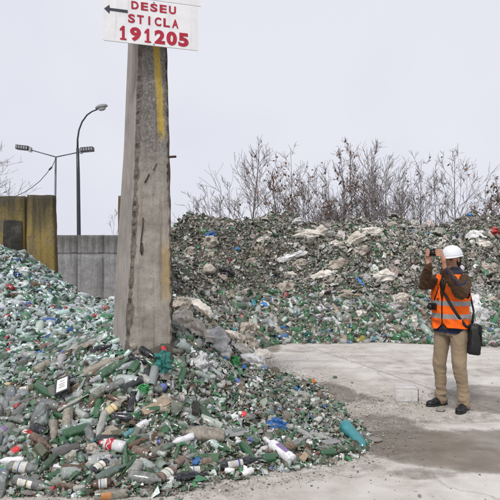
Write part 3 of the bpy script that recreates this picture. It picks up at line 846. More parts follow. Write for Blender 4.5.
mat_bark = plain('grey_brown_bark', (0.20, 0.175, 0.165), 0.9, nscale=12)
mat_twig = plain('twig_bark', (0.24, 0.21, 0.20), 0.9, nscale=12)
mat_leaf = plain('dry_brown_leaf', (0.16, 0.085, 0.05), 0.8, nscale=5, var=0.4)
def limb(r_, start, d, length, r0, segs, wander, up):
    pts = [Vector(start)]; d = Vector(d).normalized()
    for i in range(segs):
        d = (d + Vector((r_.gauss(0, wander), r_.gauss(0, wander), r_.gauss(0, wander) + up))).normalized()
        pts.append(pts[-1] + d * (length / segs))
    return pts, [max(0.0055, r0 * (1 - 0.8 * i / segs)) for i in range(segs + 1)]
def tree(px, topy, Y, label, seed, leaves=0.0, spread=0.5, stems=1, nb=12, low=0.2, r0=0.06, sub=5, lean=0.0):
    nb = int(nb * 1.25); r0 *= .75; topy += 0; leaves *= .3
    r_ = random.Random(seed)
    base = at(px, 262, Y); zb = max(0.0, float(Hf(base.x, Y))) - 0.1; base.z = zb
    H_ = EYE + (HY - topy) / F * Y - zb
    e = empty('bare_tree', base); tag(e, label, 'tree', 'bare trees behind the litter heap')
    big, small, leafp = [], [], []
    for s in range(stems):
        h = H_ * (1.0 if s == 0 else r_.uniform(0.6, 0.92))
        d = Vector((lean + (0 if s == 0 else r_.gauss(0, 0.22)), 0 if s == 0 else r_.gauss(0, 0.15), 1))
        st = limb(r_, (0 if s == 0 else r_.gauss(0, 0.12), 0, 0), d, h, r0 * (1 if s == 0 else 0.75), 12, 0.035, 0.03)
        zt = st[0][-1].z
        if s == 0: st = ([Vector((p.x * .6, p.y * .6, p.z * H_ / zt)) for p in st[0]], st[1])
        big.append(st)
        for b in range(nb):
            f = low + (0.97 - low) * (b + r_.random()) / nb
            i = f * (len(st[0]) - 1); k = min(int(i), len(st[0]) - 2)
            p = st[0][k].lerp(st[0][k + 1], i - k)
            az = r_.uniform(0, 2 * math.pi)
            Lb = h * spread * (1.05 - f) * r_.uniform(0.6, 1.2) + 0.25
            d1 = Vector((math.cos(az), math.sin(az) * 0.8, r_.uniform(0.5, 1.3)))
            l1 = limb(r_, p, d1, Lb, r0 * 0.42 * (1.15 - f), 7, 0.12, 0.06)
            big.append(l1)
            for c_ in range(sub):
                f2 = 0.2 + 0.8 * r_.random(); k2 = min(int(f2 * 7), 6); q = l1[0][k2].lerp(l1[0][k2 + 1], r_.random())
                dd = (l1[0][k2 + 1] - l1[0][k2]).normalized() + Vector((r_.gauss(0, .5), r_.gauss(0, .5), r_.gauss(.25, .4)))
                l2 = limb(r_, q, dd, Lb * r_.uniform(0.3, 0.6), 0.010, 5, 0.14, 0.05)
                small.append(l2)
                for g_ in range(2):
                    k3 = r_.randrange(1, 5); dd3 = (l2[0][k3 + 1] - l2[0][k3]).normalized() + Vector((r_.gauss(0, .6), r_.gauss(0, .6), r_.gauss(.2, .4)))
                    l3 = limb(r_, l2[0][k3], dd3, Lb * r_.uniform(0.12, 0.3) + 0.1, 0.0075, 3, 0.15, 0.05); small.append(l3)
                    leafp.append(l3[0][-1]); leafp.append(l3[0][1])
                leafp.extend(l2[0][1:])
    link('trunk', polylines_mesh('trunk', big, 5), mat_bark, e)
    link('crown', polylines_mesh('crown', small, 3), mat_twig, e)
    if leaves > 0:
        r_.shuffle(leafp)
        V = []; Tn = []
        for p in leafp[:int(len(leafp) * leaves)]:
            s = r_.uniform(0.05, 0.095); a = Vector((r_.gauss(0, 1), r_.gauss(0, 1), r_.gauss(-1, .6))).normalized(); b = a.orthogonal().normalized()
            b = (b + a.cross(b) * r_.gauss(0, 1)).normalized(); n_ = a.cross(b)
            p = p + Vector((r_.gauss(0, .03), r_.gauss(0, .03), -0.03)); o = len(V)
            V += [p, p + a * s + b * s * .5, p + a * s * 1.9 + n_ * s * .3, p + a * s - b * s * .5]; Tn += [(o, o + 1, o + 2), (o, o + 2, o + 3)]
        link('leaves', tri_mesh('leaves', np.array([v[:] for v in V]), np.array(Tn)), mat_leaf, e)
    return e
for a in (
    (193, 196, 19.0, 'low thin bare sapling beside the concrete pillar above the heap', 1, 0.0, 0.5, 2, 8, .25, .03, 3),
    (210, 184, 19.5, 'slight bare sapling with sparse twigs between the pillar and the spreading tree', 2, 0.0, 0.3, 2, 8, .25, .03, 3),
    (226, 182, 19.2, 'short bare shrub low beside the spreading tree', 3, 0.0, 0.5, 2, 8, .2, .03, 3),
    (252, 150, 19.0, 'bare tree with wide low spreading limbs, tallest over the bare dirt slope', 4, 0.03, 0.5, 1, 20, .2, .07, 6),
    (279, 170, 18.6, 'small tree holding clumps of brown leaves beside the wide bare tree', 5, 0.5, 0.5, 2, 9, .15, .04, 5),
    (292, 150, 20.0, 'thin tree with a tall bare top and brown leaves lower down', 6, 0.12, 0.4, 2, 12, .25, .045, 4),
    (309, 172, 18.8, 'dense round-topped bush of grey twigs with few leaves above the big pale bag', 7, 0.18, 0.55, 4, 9, .2, .035, 5),
    (327, 168, 19.6, 'rounded twiggy bush beside the tall brown-leaved trees', 8, 0.06, 0.5, 4, 10, .2, .035, 5),
    (345, 152, 19.0, 'tall slim tree thick with brown leaves', 9, 0.4, 0.35, 2, 13, .15, .05, 5),
    (354, 143, 19.4, 'tall tree with brown leaves and two straight stems', 10, 0.28, 0.35, 2, 13, .15, .05, 5),
    (376, 146, 19.0, 'straight tall bare tree with upswept grey branches', 11, 0.02, 0.5, 2, 14, .2, .055, 5),
    (389, 155, 19.8, 'bare tree with many fine twigs behind the upswept one', 12, 0.0, 0.45, 3, 11, .2, .045, 5),
    (404, 166, 19.2, 'slender bare tree with fan of thin branches', 13, 0.05, 0.5, 3, 10, .2, .04, 4),
    (420, 160, 19.0, 'small bare tree with a few hanging leaves behind the hard hat', 14, 0.08, 0.45, 2, 11, .25, .04, 4),
    (437, 168, 20.0, 'bare sapling just beside the hard hat with thin upright twigs', 15, 0.05, 0.4, 2, 9, .25, .035, 4),
    (456, 156, 18.8, 'bare tree with a pointed top and long branches sweeping up', 16, 0.08, 0.55, 1, 14, .25, .05, 4),
    (470, 178, 19.6, 'small bare sapling at the foot of the pointed tree', 17, 0.0, 0.5, 2, 9, .3, .03, 3),
    (497, 184, 18.6, 'low brown-leaved bush at the far end of the heap', 18, 0.6, 0.45, 4, 8, .2, .035, 5),
    (366, 172, 20.2, 'short bare bush filling the gap between the leafy and the upswept trees', 19, 0.02, 0.5, 4, 8, .2, .03, 5),
):
    tree(*a)
tree(-20, 150, 21.0, 'bare tree reaching over the wide yellow slab', 31, 0.0, 0.5, 2, 14, .3, .05, 6)
tree(110, 208, 25.0, 'tiny bare sapling showing over the grey wall beside the pillar', 32, 0.0, 0.22, 1, 6, .5, .02, 2)

# ------------------------------------------------------------------ bottle shapes
PROF = {   # (z along the bottle 0..1 , radius as a share of the body radius)
    'wine':  [(0, .0), (0, .85), (.02, 1), (.58, 1), (.66, .93), (.72, .62), (.77, .42), (.95, .36), (.955, .44), (.99, .44), (1, .36)],
    'beer':  [(0, .0), (0, .85), (.02, 1), (.52, 1), (.62, .88), (.74, .52), (.86, .40), (.95, .38), (.955, .46), (.99, .46), (1, .38)],
    'flask': [(0, .0), (0, .9), (.02, 1), (.64, 1), (.72, .85), (.77, .45), (.82, .34), (.93, .34), (.935, .4), (.99, .4), (1, .33)],
    'soda':  [(0, .0), (0, .6), (.04, .92), (.10, 1), (.28, 1), (.36, .90), (.44, .90), (.52, 1), (.66, 1), (.78, .78), (.88, .42), (.92, .34), (.93, .40), (.945, .34), (.965, .34), (1, .32)],
    'jar':   [(0, .0), (0, .85), (.04, 1), (.74, 1), (.84, .86), (.86, .80), (.98, .80), (1, .76)],
    'jug':   [(0, .0), (0, .75), (.05, .97), (.2, 1), (.55, 1), (.72, .93), (.84, .7), (.90, .40), (.93, .32), (.99, .32), (1, .3)],
    'body':  [(0, .0), (0, .85), (.03, 1), (.7, 1), (1, .98)],              # snapped-off body
    'neck':  [(0, 1), (.25, .96), (.45, .6), (.6, .42), (.93, .36), (.94, .45), (.99, .45), (1, .37)],
}
ASPECT = {'wine': 3.9, 'beer': 3.6, 'flask': 3.4, 'soda': 3.3, 'jar': 1.7, 'jug': 2.2, 'body': 2.3, 'neck': 1.9}
def lathe(prof, n, jag=None, squash=1.0, dent=0.0, seed=0):
    V = []; Fc = []; prev = None
    for i, (z, r) in enumerate(prof):
        last = (i == len(prof) - 1)
        if r == 0:
            V.append((0, 0, z)); ring = [len(V) - 1]
        else:
            ring = []
            for k in range(n):
                a = 2 * math.pi * k / n
                rr = r * (1 + (dent * noise.noise(Vector((math.cos(a) * 1.3 + seed, math.sin(a) * 1.3, z * 3))) if dent else 0))
                zz = z
                if jag and last: zz = z - jag * (noise.noise(Vector((math.cos(a) * 1.9 + seed * 2.2, math.sin(a) * 1.9, 3))) + 0.3)
                V.append((rr * math.cos(a), rr * math.sin(a) * squash, zz)); ring.append(len(V) - 1)
        if prev:
            if len(ring) == 1: Fc += [(prev[k], prev[(k + 1) % n], ring[0]) for k in range(n)]
            elif len(prev) == 1: Fc += [(prev[0], ring[(k + 1) % n], ring[k]) for k in range(n)]
            else: Fc += [(prev[k], prev[(k + 1) % n], ring[(k + 1) % n], ring[k]) for k in range(n)]
        prev = ring
    return V, Fc
_bcache = {}
def bottle_parts(kind, variant=0, cap=None, label=None):
    """list of (part name, mesh): unit length along z, body radius 1 -> scaled per bottle; meshes are shared"""
    key = (kind, variant)
    if key not in _bcache:
        dent = {'soda': .16, 'jug': .14}.get(kind, 0.0)
        sq = {'flask': .62 if variant % 2 else 1.0, 'jug': .8}.get(kind, 1.0)
        V, Fc = lathe(PROF[kind], 20, jag=.22 if kind == 'body' else None, squash=sq, dent=dent * (0.5 + variant * .3), seed=variant)
        _bcache[key] = from_arrays(kind, V, Fc)
        _bcache[key].polygons.foreach_set('use_smooth', [True] * len(Fc))
        # label band
        lo, hi_ = {'wine': (.14, .46), 'beer': (.12, .42), 'flask': (.16, .52), 'soda': (.46, .70), 'jar': (.2, .62), 'jug': (.25, .6)}.get(kind, (.2, .5))
        n = 20; Vl = []; Fl = []
        pr = PROF[kind]
        k0, k1 = 0, (n if kind in ('soda',) else 13)
        for i in range(5):
            z = lo + (hi_ - lo) * i / 4; rr = float(np.interp(z, [p[0] for p in pr], [p[1] for p in pr])) * 1.025
            for k in range(k0, k1 + 1):
                a = 2 * math.pi * k / n
                d = 1 + dent * (0.5 + variant * .3) * noise.noise(Vector((math.cos(a) * 1.3 + variant, math.sin(a) * 1.3, z * 3))) if dent else 1
                Vl.append((rr * d * math.cos(a), rr * d * math.sin(a) * sq, z + (0.012 * noise.noise(Vector((k, i, variant * 3))) if i in (0, 4) else 0)))
        w = k1 - k0 + 1
        for i in range(4):
            for k in range(w - 1): Fl.append((i * w + k, i * w + k + 1, (i + 1) * w + k + 1, (i + 1) * w + k))
        _bcache[key, 'label'] = from_arrays('label', Vl, Fl)
        _bcache[key, 'label'].polygons.foreach_set('use_smooth', [True] * len(Fl))
        r1 = PROF[kind][-1][1]
        if kind == 'jar': cpz, cr = (.86, 1.02), .88
        else: cpz, cr = (.945, 1.012), r1 * 1.28
        V, Fc = lathe([(cpz[0], 0), (cpz[0], cr), (cpz[1] - .004, cr), (cpz[1], cr * .9), (cpz[1], 0)], 14, squash=1.0)
        _bcache[key, 'cap'] = from_arrays('cap', V, Fc)
        _bcache[key, 'cap'].polygons.foreach_set('use_smooth', [True] * len(Fc))
    return key
_mcache = {}
def mesh_with(me, mname):
    k = (me.name, mname)
    if k not in _mcache:
        c = me.copy(); c.materials.clear(); c.materials.append(M[mname]); _mcache[k] = c
    return _mcache[k]

ITEMS = []    # every small thing: (object, label stem, category, group, px, py)
NAME = {'wine': 'glass_bottle', 'beer': 'glass_bottle', 'flask': 'glass_bottle', 'soda': 'plastic_bottle', 'jar': 'glass_jar', 'jug': 'plastic_bottle', 'body': 'glass_bottle', 'neck': 'glass_bottle'}
CATG = {'glass_bottle': 'bottle', 'plastic_bottle': 'bottle', 'glass_jar': 'jar'}
COLW = {'green': 'bright green', 'darkgreen': 'dark green', 'olive': 'olive green', 'clear': 'clear', 'paleg': 'pale greenish', 'brown': 'brown', 'black': 'black', 'tan': 'dust-coated tan', 'greyd': 'grey dusty', 'teal': 'turquoise', 'bluep': 'blue', 'white': 'white', 'amber': 'amber'}
KINDW = {'wine': 'wine bottle', 'beer': 'beer bottle', 'flask': 'spirits bottle', 'soda': 'dented plastic bottle', 'jar': 'glass jar', 'jug': 'plastic jug', 'body': 'broken bottle body', 'neck': 'broken bottle neck'}
LABW = {'label': 'white label', 'label_cream': 'cream label', 'label_red': 'red label', 'label_purple': 'purple label', 'label_blue': 'blue label', 'label_orange': 'orange label'}
CAPW = {'cap_red': 'red cap', 'cap_blue': 'blue cap', 'cap_teal': 'teal cap', 'cap_white': 'white cap', 'cap_metal': 'metal cap'}

def make_bottle(kind, col, p0, p1, rad, cap=None, label=None, variant=0, spin=None, lbl=None):
    """p0 base end, p1 mouth end (world), rad metres"""
    key = bottle_parts(kind, variant)
    d = Vector(p1) - Vector(p0); Lg = d.length
    x, y, z = frame(d)
    rot = Matrix((x, y, z)).transposed().to_4x4() @ Matrix.Rotation(random.uniform(0, 6.28) if spin is None else spin, 4, 'Z')
    nm = NAME[kind]
    o = bpy.data.objects.new(nm, None); COL.objects.link(o)
    o.empty_display_size = 0.1
    o.matrix_world = Matrix.Translation(p0) @ rot
    o.scale = (rad, rad, Lg)
    b = bpy.data.objects.new('body', mesh_with(_bcache[key], col)); COL.objects.link(b); b.parent = o
    if cap:
        c = bpy.data.objects.new('cap', mesh_with(_bcache[key, 'cap'], cap)); COL.objects.link(c); c.parent = o
    if label:
        c = bpy.data.objects.new('label', mesh_with(_bcache[key, 'label'], label)); COL.objects.link(c); c.parent = o
    stem = lbl or (COLW[col] + ' ' + KINDW[kind] + (' with ' + ' and '.join(([LABW[label]] if label else []) + ([CAPW[cap]] if cap else [])) if (cap or label) else ''))
    mid = (Vector(p0) + Vector(p1)) / 2
    px, py = px_of(mid)
    cat = CATG[nm]
    ITEMS.append([o, stem, cat, {'glass_bottle': 'glass bottles lying in the heap', 'plastic_bottle': 'plastic bottles lying in the heap', 'glass_jar': 'glass jars lying in the heap'}[nm], px, py, bool(lbl)])
    return o

OCC = []
def put(kind, col, bx, by, mx, my, w, cap=None, label=None, lift=0.35, lbl=None, v=None, lmax=0.42, spin=None):
    """a bottle seen in the photograph: base end (bx,by), mouth end (mx,my) in photo pixels, w its width there"""
    a = hit(bx, by); b = hit(mx, my)
    Ym = (a.y + b.y) / 2; rad = w * .86 * Ym / F / 2
    m = (a + b) / 2; d = b - a
    want_min = 2 * rad * ASPECT[kind] * 0.62; want_max = min(lmax, 2 * rad * ASPECT[kind] * 1.35)
    Ln = min(max(d.length, want_min), want_max)
    # when clamped keep the pixel extent by turning along the surface
    if d.length > want_max:
        appx = math.hypot(mx - bx, my - by) * Ym / F
        Ln = max(Ln, min(appx, d.length)); 
        flat = Vector(((mx - bx) * Ym / F, 0, -(my - by) * Ym / F))
        rest = max(0.0, Ln ** 2 - flat.length ** 2) ** 0.5
        d = flat + Vector((0, math.copysign(rest, d.y), 0))
    d.normalize()
    n_ = Vector(Nf(m.x, m.y)); up = n_ * rad * lift * 2 * 0.9
    m = m + up + Vector((0, -0.02, 0))
    o = make_bottle(kind, col, m - d * Ln / 2, m + d * Ln / 2, rad, cap, label, v if v is not None else random.randrange(3), lbl=lbl, spin=spin)
    OCC.append((m.x, m.y, Ln / 2))
    return o

g = put
# bottles one can follow in the photograph, from the toe of the heap upwards
g('flask', 'clear', 13, 485, 58, 488, 12, 'cap_red', 'label', lbl='clear spirits bottle with white and blue label at the very toe of the heap', v=0, spin=2.2)
g('flask', 'brown', 58, 487, 89, 490, 9, 'cap_metal', lbl='dirty brown flat bottle with metal cap, end to end with the labelled spirits bottle', v=1)
g('wine', 'darkgreen', 58, 456, 40, 475, 10)
g('jar', 'clear', 11, 469, 40, 472, 13, None, 'label')
g('beer', 'tan', 55, 424, 55, 446, 10, 'cap_red')
g('flask', 'tan', 70, 413, 68, 434, 12)
g('body', 'green', 89, 430, 61, 438, 12, lbl='bright green broken bottle body showing its round open end', v=1)
g('jar', 'clear', 40, 428, 44, 412, 19, lbl='big clear jar seen end-on, its round base facing the concrete')
g('beer', 'brown', 34, 438, 53, 451, 11)
g('flask', 'black', 36, 430, 51, 438, 12)
g('beer', 'black', 68, 445, 70, 460, 9, 'cap_blue')
g('body', 'darkgreen', 84, 446, 77, 441, 10)
g('flask', 'brown', 65, 469, 89, 473, 10)
g('soda', 'clear', -2, 480, 8, 500, 11, 'cap_white')
g('flask', 'greyd', 11, 456, 28, 444, 9, 'cap_blue', 'label_red')
g('body', 'olive', 40, 450, 49, 460, 13)
g('neck', 'green', 38, 474, 38, 460, 9)
g('soda', 'greyd', -6, 440, 12, 430, 12, 'cap_white', 'label_purple')
SODA = g('soda', 'white', 126, 450, 101, 445, 14, 'cap_red', 'label_red', lbl='pale plastic soft-drink bottle with red label and red cap', v=0)
g('flask', 'black', 92, 476, 114, 460, 12, None, 'label', lbl='near-black bottle with small white label below the soft-drink bottle')
g('flask', 'paleg', 97, 482, 126, 467, 11)
g('beer', 'green', 129, 474, 123, 452, 8)
g('jug', 'clear', 130, 478, 162, 483, 14, lbl='large clear bottle lying flat along the toe of the heap')
g('flask', 'greyd', 134, 476, 142, 462, 13)
g('flask', 'black', 114, 418, 138, 421, 10, None, 'label', lbl='black bottle with a white square label near the piece of wood')
g('soda', 'clear', 88, 428, 94, 444, 11, 'cap_teal')
g('soda', 'greyd', 106, 414, 98, 441, 9, 'cap_teal')
g('wine', 'brown', 112, 484, 86, 489, 12, None, 'label')
g('body', 'olive', 96, 498, 129, 495, 12, None, 'label_orange', lbl='olive broken bottle with an orange strip, at the toe of the heap')
g('beer', 'greyd', 75, 489, 93, 489, 8, 'cap_metal')
g('jar', 'brown', 134, 452, 150, 457, 12)
g('soda', 'teal', 127, 436, 134, 431, 8, 'cap_white')
g('jug', 'tan', 222, 440, 184, 436, 21, lbl='big crushed dust-coated jug lying across the heap', lmax=.5)
g('beer', 'green', 214, 446, 233, 453, 9)
g('beer', 'green', 242, 446, 254, 461, 10)
g('wine', 'black', 220, 469, 265, 460, 11, None, 'label', lbl='black wine bottle with white label, neck towards the milk bottle', spin=2.0)
g('beer', 'brown', 202, 463, 224, 461, 9, None, 'label_cream')
g('flask', 'green', 204, 470, 176, 472, 8, 'cap_white', 'label')
g('wine', 'black', 174, 480, 207, 476, 10, lbl='charcoal wine bottle lying on the ground edge beside white crumpled paper')
g('flask', 'brown', 160, 481, 178, 469, 14, None, 'label', lbl='thick brown bottle with white label leaning beside white crumpled paper')
g('jar', 'brown', 176, 466, 185, 460, 11)
g('beer', 'green', 33, 391, 64, 397, 10)
g('beer', 'olive', 20, 392, 48, 386, 8, 'cap_metal', 'label')
g('soda', 'clear', 5, 394, 13, 417, 11, 'cap_white')
g('flask', 'clear', 16, 418, 30, 404, 10)
g('jar', 'clear', 44, 406, 62, 410, 13)
g('flask', 'greyd', 60, 412, 90, 396, 8)
g('body', 'green', 31, 371, 22, 373, 9)
g('flask', 'tan', 38, 374, 56, 364, 12)
g('wine', 'tan', 86, 376, 125, 358, 11, lbl='long dust-caked wine bottle pointing up towards the concrete pillar')
g('wine', 'green', 102, 378, 130, 361, 12, lbl='large clean green wine bottle beside the long dust-caked one')
g('wine', 'tan', 78, 354, 98, 345, 11)
g('wine', 'black', 92, 353, 113, 347, 8)
g('flask', 'black', 131, 361, 152, 366, 10)
g('jar', 'tan', 140, 345, 131, 351, 12, lbl='open-mouthed dusty jar close to the foot of the pillar')
g('beer', 'black', 142, 350, 158, 361, 8)
g('body', 'green', 138, 366, 132, 374, 11)
g('soda', 'clear', 125, 382, 103, 394, 10, 'cap_blue')
g('flask', 'tan', 105, 416, 126, 401, 11, None, 'label_cream', lbl='dusty bottle with a yellowish label pointing at the upright cream-labelled one')
g('beer', 'black', 131, 414, 135, 392, 9, 'cap_metal', 'label_cream', lbl='dark bottle with a tall cream label lying upright on the heap')
g('body', 'darkgreen', 104, 392, 96, 398, 11)
g('flask', 'green', 163, 347, 168, 362, 9, 'cap_red', 'label_red', lbl='small green bottle with red and white label by the turquoise net bag')
g('beer', 'green', 162, 332, 176, 335, 8)
g('beer', 'green', 176, 336, 190, 340, 8)
g('flask', 'white', 292, 463, 264, 441, 13, None, 'label_purple', lbl='white milk bottle with a purple band', v=0, spin=1.0)
g('flask', 'greyd', 294, 430, 316, 442, 10)
g('beer', 'greyd', 311, 437, 332, 441, 9)
g('flask', 'clear', 283, 451, 309, 441, 9)
g('beer', 'green', 280, 446, 297, 435, 8)
g('body', 'green', 320, 455, 335, 453, 8)
g('body', 'green', 262, 461, 276, 459, 11)
g('soda', 'teal', 346, 433, 365, 452, 15, 'cap_teal', None, lbl='turquoise plastic bottle lying alone at the edge of the heap', v=1)
g('beer', 'green', 264, 381, 280, 380, 6)
g('beer', 'green', 268, 392, 286, 392, 6)
g('flask', 'clear', 243, 378, 262, 383, 7)
g('soda', 'greyd', 298, 396, 310, 399, 9)
g('soda', 'white', 255, 381, 268, 388, 6, 'cap_blue')
g('beer', 'clear', 287, 399, 303, 402, 6)
g('flask', 'greyd', 196, 404, 192, 420, 8)
g('soda', 'greyd', 20, 360, 28, 352, 8, 'cap_blue')
g('flask', 'white', 140, 428, 150, 422, 9, None, 'label')
g('soda', 'clear', 155, 392, 168, 386, 9, 'cap_white', 'label_blue')
g('beer', 'greyd', 150, 384, 140, 376, 9)

bm = bmesh.new(); rows_ = []
for k in range(49):
    a_ = 2 * math.pi * k / 48; zc = .58 + .055 * math.sin(a_ * 5) ; hw = .012 + .010 * abs(math.cos(a_ * 5))
    rows_.append([bm.verts.new((1.075 * math.cos(a_), 1.075 * math.sin(a_), zc - hw)), bm.verts.new((1.075 * math.cos(a_), 1.075 * math.sin(a_), zc + hw))])
for a_, b_ in zip(rows_, rows_[1:]): bm.faces.new((a_[0], b_[0], b_[1], a_[1]))
_lab = [c for c in SODA.children if c.name.startswith('label')][0]
link('script_mark', bm_mesh('script_mark', bm), M['white'], _lab)
# ------------------------------------------------------------------ the rest of the individual bottles
def in_heap(x, y, zmin=0.04):
    return Hraw(x, y) > zmin
def spot_ok(x, y, r):
    for ox, oy, orr in OCC[-900:]:
        if (ox - x) ** 2 + (oy - y) ** 2 < ((orr + r) * 0.52) ** 2: return False
    return True
def random_bottle(x, y, clean):
    r = random.random()
    kind = random.choices(['wine', 'beer', 'flask', 'soda', 'jar', 'body', 'neck'], [12, 18, 19, 12, 5, 22, 12])[0]
    if clean:
        col = random.choices(['green', 'clear', 'paleg', 'brown', 'olive', 'darkgreen', 'white', 'black'], [26, 36, 22, 3, 4, 8, 1, 1])[0]
    else:
        col = random.choices(['green', 'darkgreen', 'clear', 'paleg', 'brown', 'olive', 'greyd', 'tan', 'black'], [21, 11, 24, 19, 4, 6, 9, 3, 3])[0]
    if kind == 'soda': col = random.choices(['clear', 'greyd', 'white', 'paleg'], [9, 4, 1.5, 4])[0]
    cap = random.choice(['cap_red', 'cap_blue', 'cap_white', 'cap_metal', 'cap_metal', 'cap_white']) if (kind in ('soda',) and random.random() < .6) or (kind in ('flask', 'beer') and random.random() < .2) else None
    lab = random.choice(['label', 'label', 'label', 'label_cream', 'label_blue', 'label_red']) if kind in ('wine', 'beer', 'flask', 'soda', 'jar') and random.random() < .22 else None
    rad = {'wine': .037, 'beer': .031, 'flask': .034, 'soda': .038, 'jar': .038, 'body': .034, 'neck': .034}[kind] * random.uniform(.62, .92)
    Lg = 2 * rad * ASPECT[kind] * random.uniform(.88, 1.08)
    n_ = Vector(Nf(x, y)); a = Vector((random.gauss(0, 1), random.gauss(0, 1), random.gauss(0, 1)))
    if random.random() < .5: a = Vector((random.gauss(0, 1) + 1.5 * random.choice((-1, 1)), random.gauss(0, .6), 0))
    d = (a - n_ * a.dot(n_)).normalized() + n_ * random.gauss(0, .16); d.normalize()
    m = Vector((x, y, float(Hf(x, y)))) + n_ * rad * random.uniform(0.1, 1.15)
    make_bottle(kind, col, m - d * Lg / 2, m + d * Lg / 2, rad, cap, lab, random.randrange(3))
    OCC.append((x, y, Lg / 2))
n_have = len(ITEMS); tries = 0
while len(ITEMS) < 296 and tries < 60000:
    tries += 1
    px = random.uniform(-6, 330); Y = random.uniform(3.55, 5.9)
    x = (px - 250) / F * Y
    if not in_heap(x, Y, 0.03): continue
    z = float(Hf(x, Y)); py = HY - (z - EYE) * F / Y
    # thick with whole bottles at the toe on the left, mostly crushed glass on the right
    dens = 1.0 if px < 150 else max(0.06, 1.0 - (px - 150) / 60)
    if py < 345 and px > 130: dens *= 0.2
    if random.random() > dens: continue
    if -1.45 < x < -0.75 and 4.85 < Y < 5.7: continue
    if not spot_ok(x, Y, 0.085): continue
    random_bottle(x, Y, py < 372 and px < 120)

# ------------------------------------------------------------------ pieces shared by the litter masses
def tpl_shard(seed, curve=0.6, n=3):
    r_ = random.Random(seed); V = []; Tn = []
    for j in range(n):
        for i in range(n):
            u = (i / (n - 1) - .5) * 2; v = (j / (n - 1) - .5) * 2
            u += r_.uniform(-.28, .28); v += r_.uniform(-.28, .28)
            if abs(u) > .6 and abs(v) > .6: u *= .7; v *= .7
            V.append((u, v * r_.uniform(.6, 1), -curve * u * u * .5 + r_.uniform(-.04, .04)))
    for j in range(n - 1):
        for i in range(n - 1):
            a = j * n + i; Tn += [(a, a + 1, a + n + 1), (a, a + n + 1, a + n)]
    return np.array(V), np.array(Tn)
def tpl_chunk(seed, fl=1.0):
    r_ = random.Random(seed); bm = bmesh.new(); bmesh.ops.create_icosphere(bm, subdivisions=1, radius=1)
    for v in bm.verts: v.co = Vector((v.co.x, v.co.y * .75, v.co.z * .5 * fl)) * r_.uniform(.6, 1.25)
    V = np.array([v.co[:] for v in bm.verts]); Tn = np.array([[v.index for v in f.verts] for f in bm.faces]); bm.free(); return V, Tn
def tpl_film(seed, n=6):
    r_ = random.Random(seed); V = []; Tn = []
    for j in range(n):
        for i in range(n):
            u = (i / (n - 1) - .5) * 2; v = (j / (n - 1) - .5) * 1.5
            q = Vector((u * 1.3 + seed * 9, v * 1.3, 2))
            V.append((u + .35 * noise.noise(q), v + .35 * noise.noise(q + Vector((7, 0, 0))), .85 * noise.noise(q * 1.2 + Vector((0, 9, 0)))))
    for j in range(n - 1):
        for i in range(n - 1):
            a = j * n + i; Tn += [(a, a + 1, a + n + 1), (a, a + n + 1, a + n)]
    return np.array(V), np.array(Tn)
def tpl_bottle(kind, n=9):
    pr = PROF[kind]; V, Fc = lathe(pr, n)
    V = np.array(V, float); V[:, 2] -= .5; V = np.stack([V[:, 2] * 2, V[:, 0] / ASPECT[kind], V[:, 1] / ASPECT[kind]], -1)   # along x, half-length 1
    Tn = []
    for f in Fc:
        Tn.append(f[:3]); 
        if len(f) == 4: Tn.append((f[0], f[2], f[3]))
    return V, np.array(Tn)
SHARDS = [tpl_shard(i, random.Random(i).uniform(.3, 1.1)) for i in range(10)]
SHARDS4 = [tpl_shard(50 + i, random.Random(i).uniform(.6, 1.3), 4) for i in range(6)]
CHUNKS = [tpl_chunk(i) for i in range(6)]
FILMS = [tpl_film(i) for i in range(6)]
BOTS = [tpl_bottle(k) for k in ('wine', 'beer', 'flask', 'soda', 'jar', 'body', 'neck', 'beer', 'flask')]

def rand_rot(n_, k, tilt=.35, rng=rng):
    """rotations whose z axis is the surface normal tilted at random"""
    z = n_ + rng.normal(0, tilt, (k, 3)); z /= np.linalg.norm(z, axis=1, keepdims=True)
    a = rng.normal(0, 1, (k, 3)); x = a - z * (a * z).sum(1, keepdims=True); x /= np.linalg.norm(x, axis=1, keepdims=True)
    y = np.cross(z, x); return np.stack([x, y, z], -1)
def gather(batches):
    V = []; T = []; Cc = []; off = 0
    for (tv, tt), pos, rot, scl, col in batches:
        k = len(pos)
        if not k: continue
        P = np.einsum('kij,kvj->kvi', rot, tv[None] * scl[:, None, :]) + pos[:, None]
        V.append(P.reshape(-1, 3)); m = len(tv)
        T.append((tt[None] + (np.arange(k) * m)[:, None, None] + off).reshape(-1, 3)); off += k * m
        Cc.append(np.repeat(col, m, axis=0))
    C_ = np.concatenate(Cc); C_ = np.concatenate([C_, np.ones((len(C_), 1))], 1)
    return np.concatenate(V), np.concatenate(T), C_
def palette(tab, k, var=.3):
    w = np.array([t_[1] for t_ in tab], float); w /= w.sum(); idx = rng.choice(len(tab), k, p=w)
    c = np.array([t_[0] for t_ in tab])[idx] * rng.uniform(1 - var, 1 + var, (k, 1)) * rng.uniform(.93, 1.07, (k, 3))
    return np.clip(c, 0, .95)
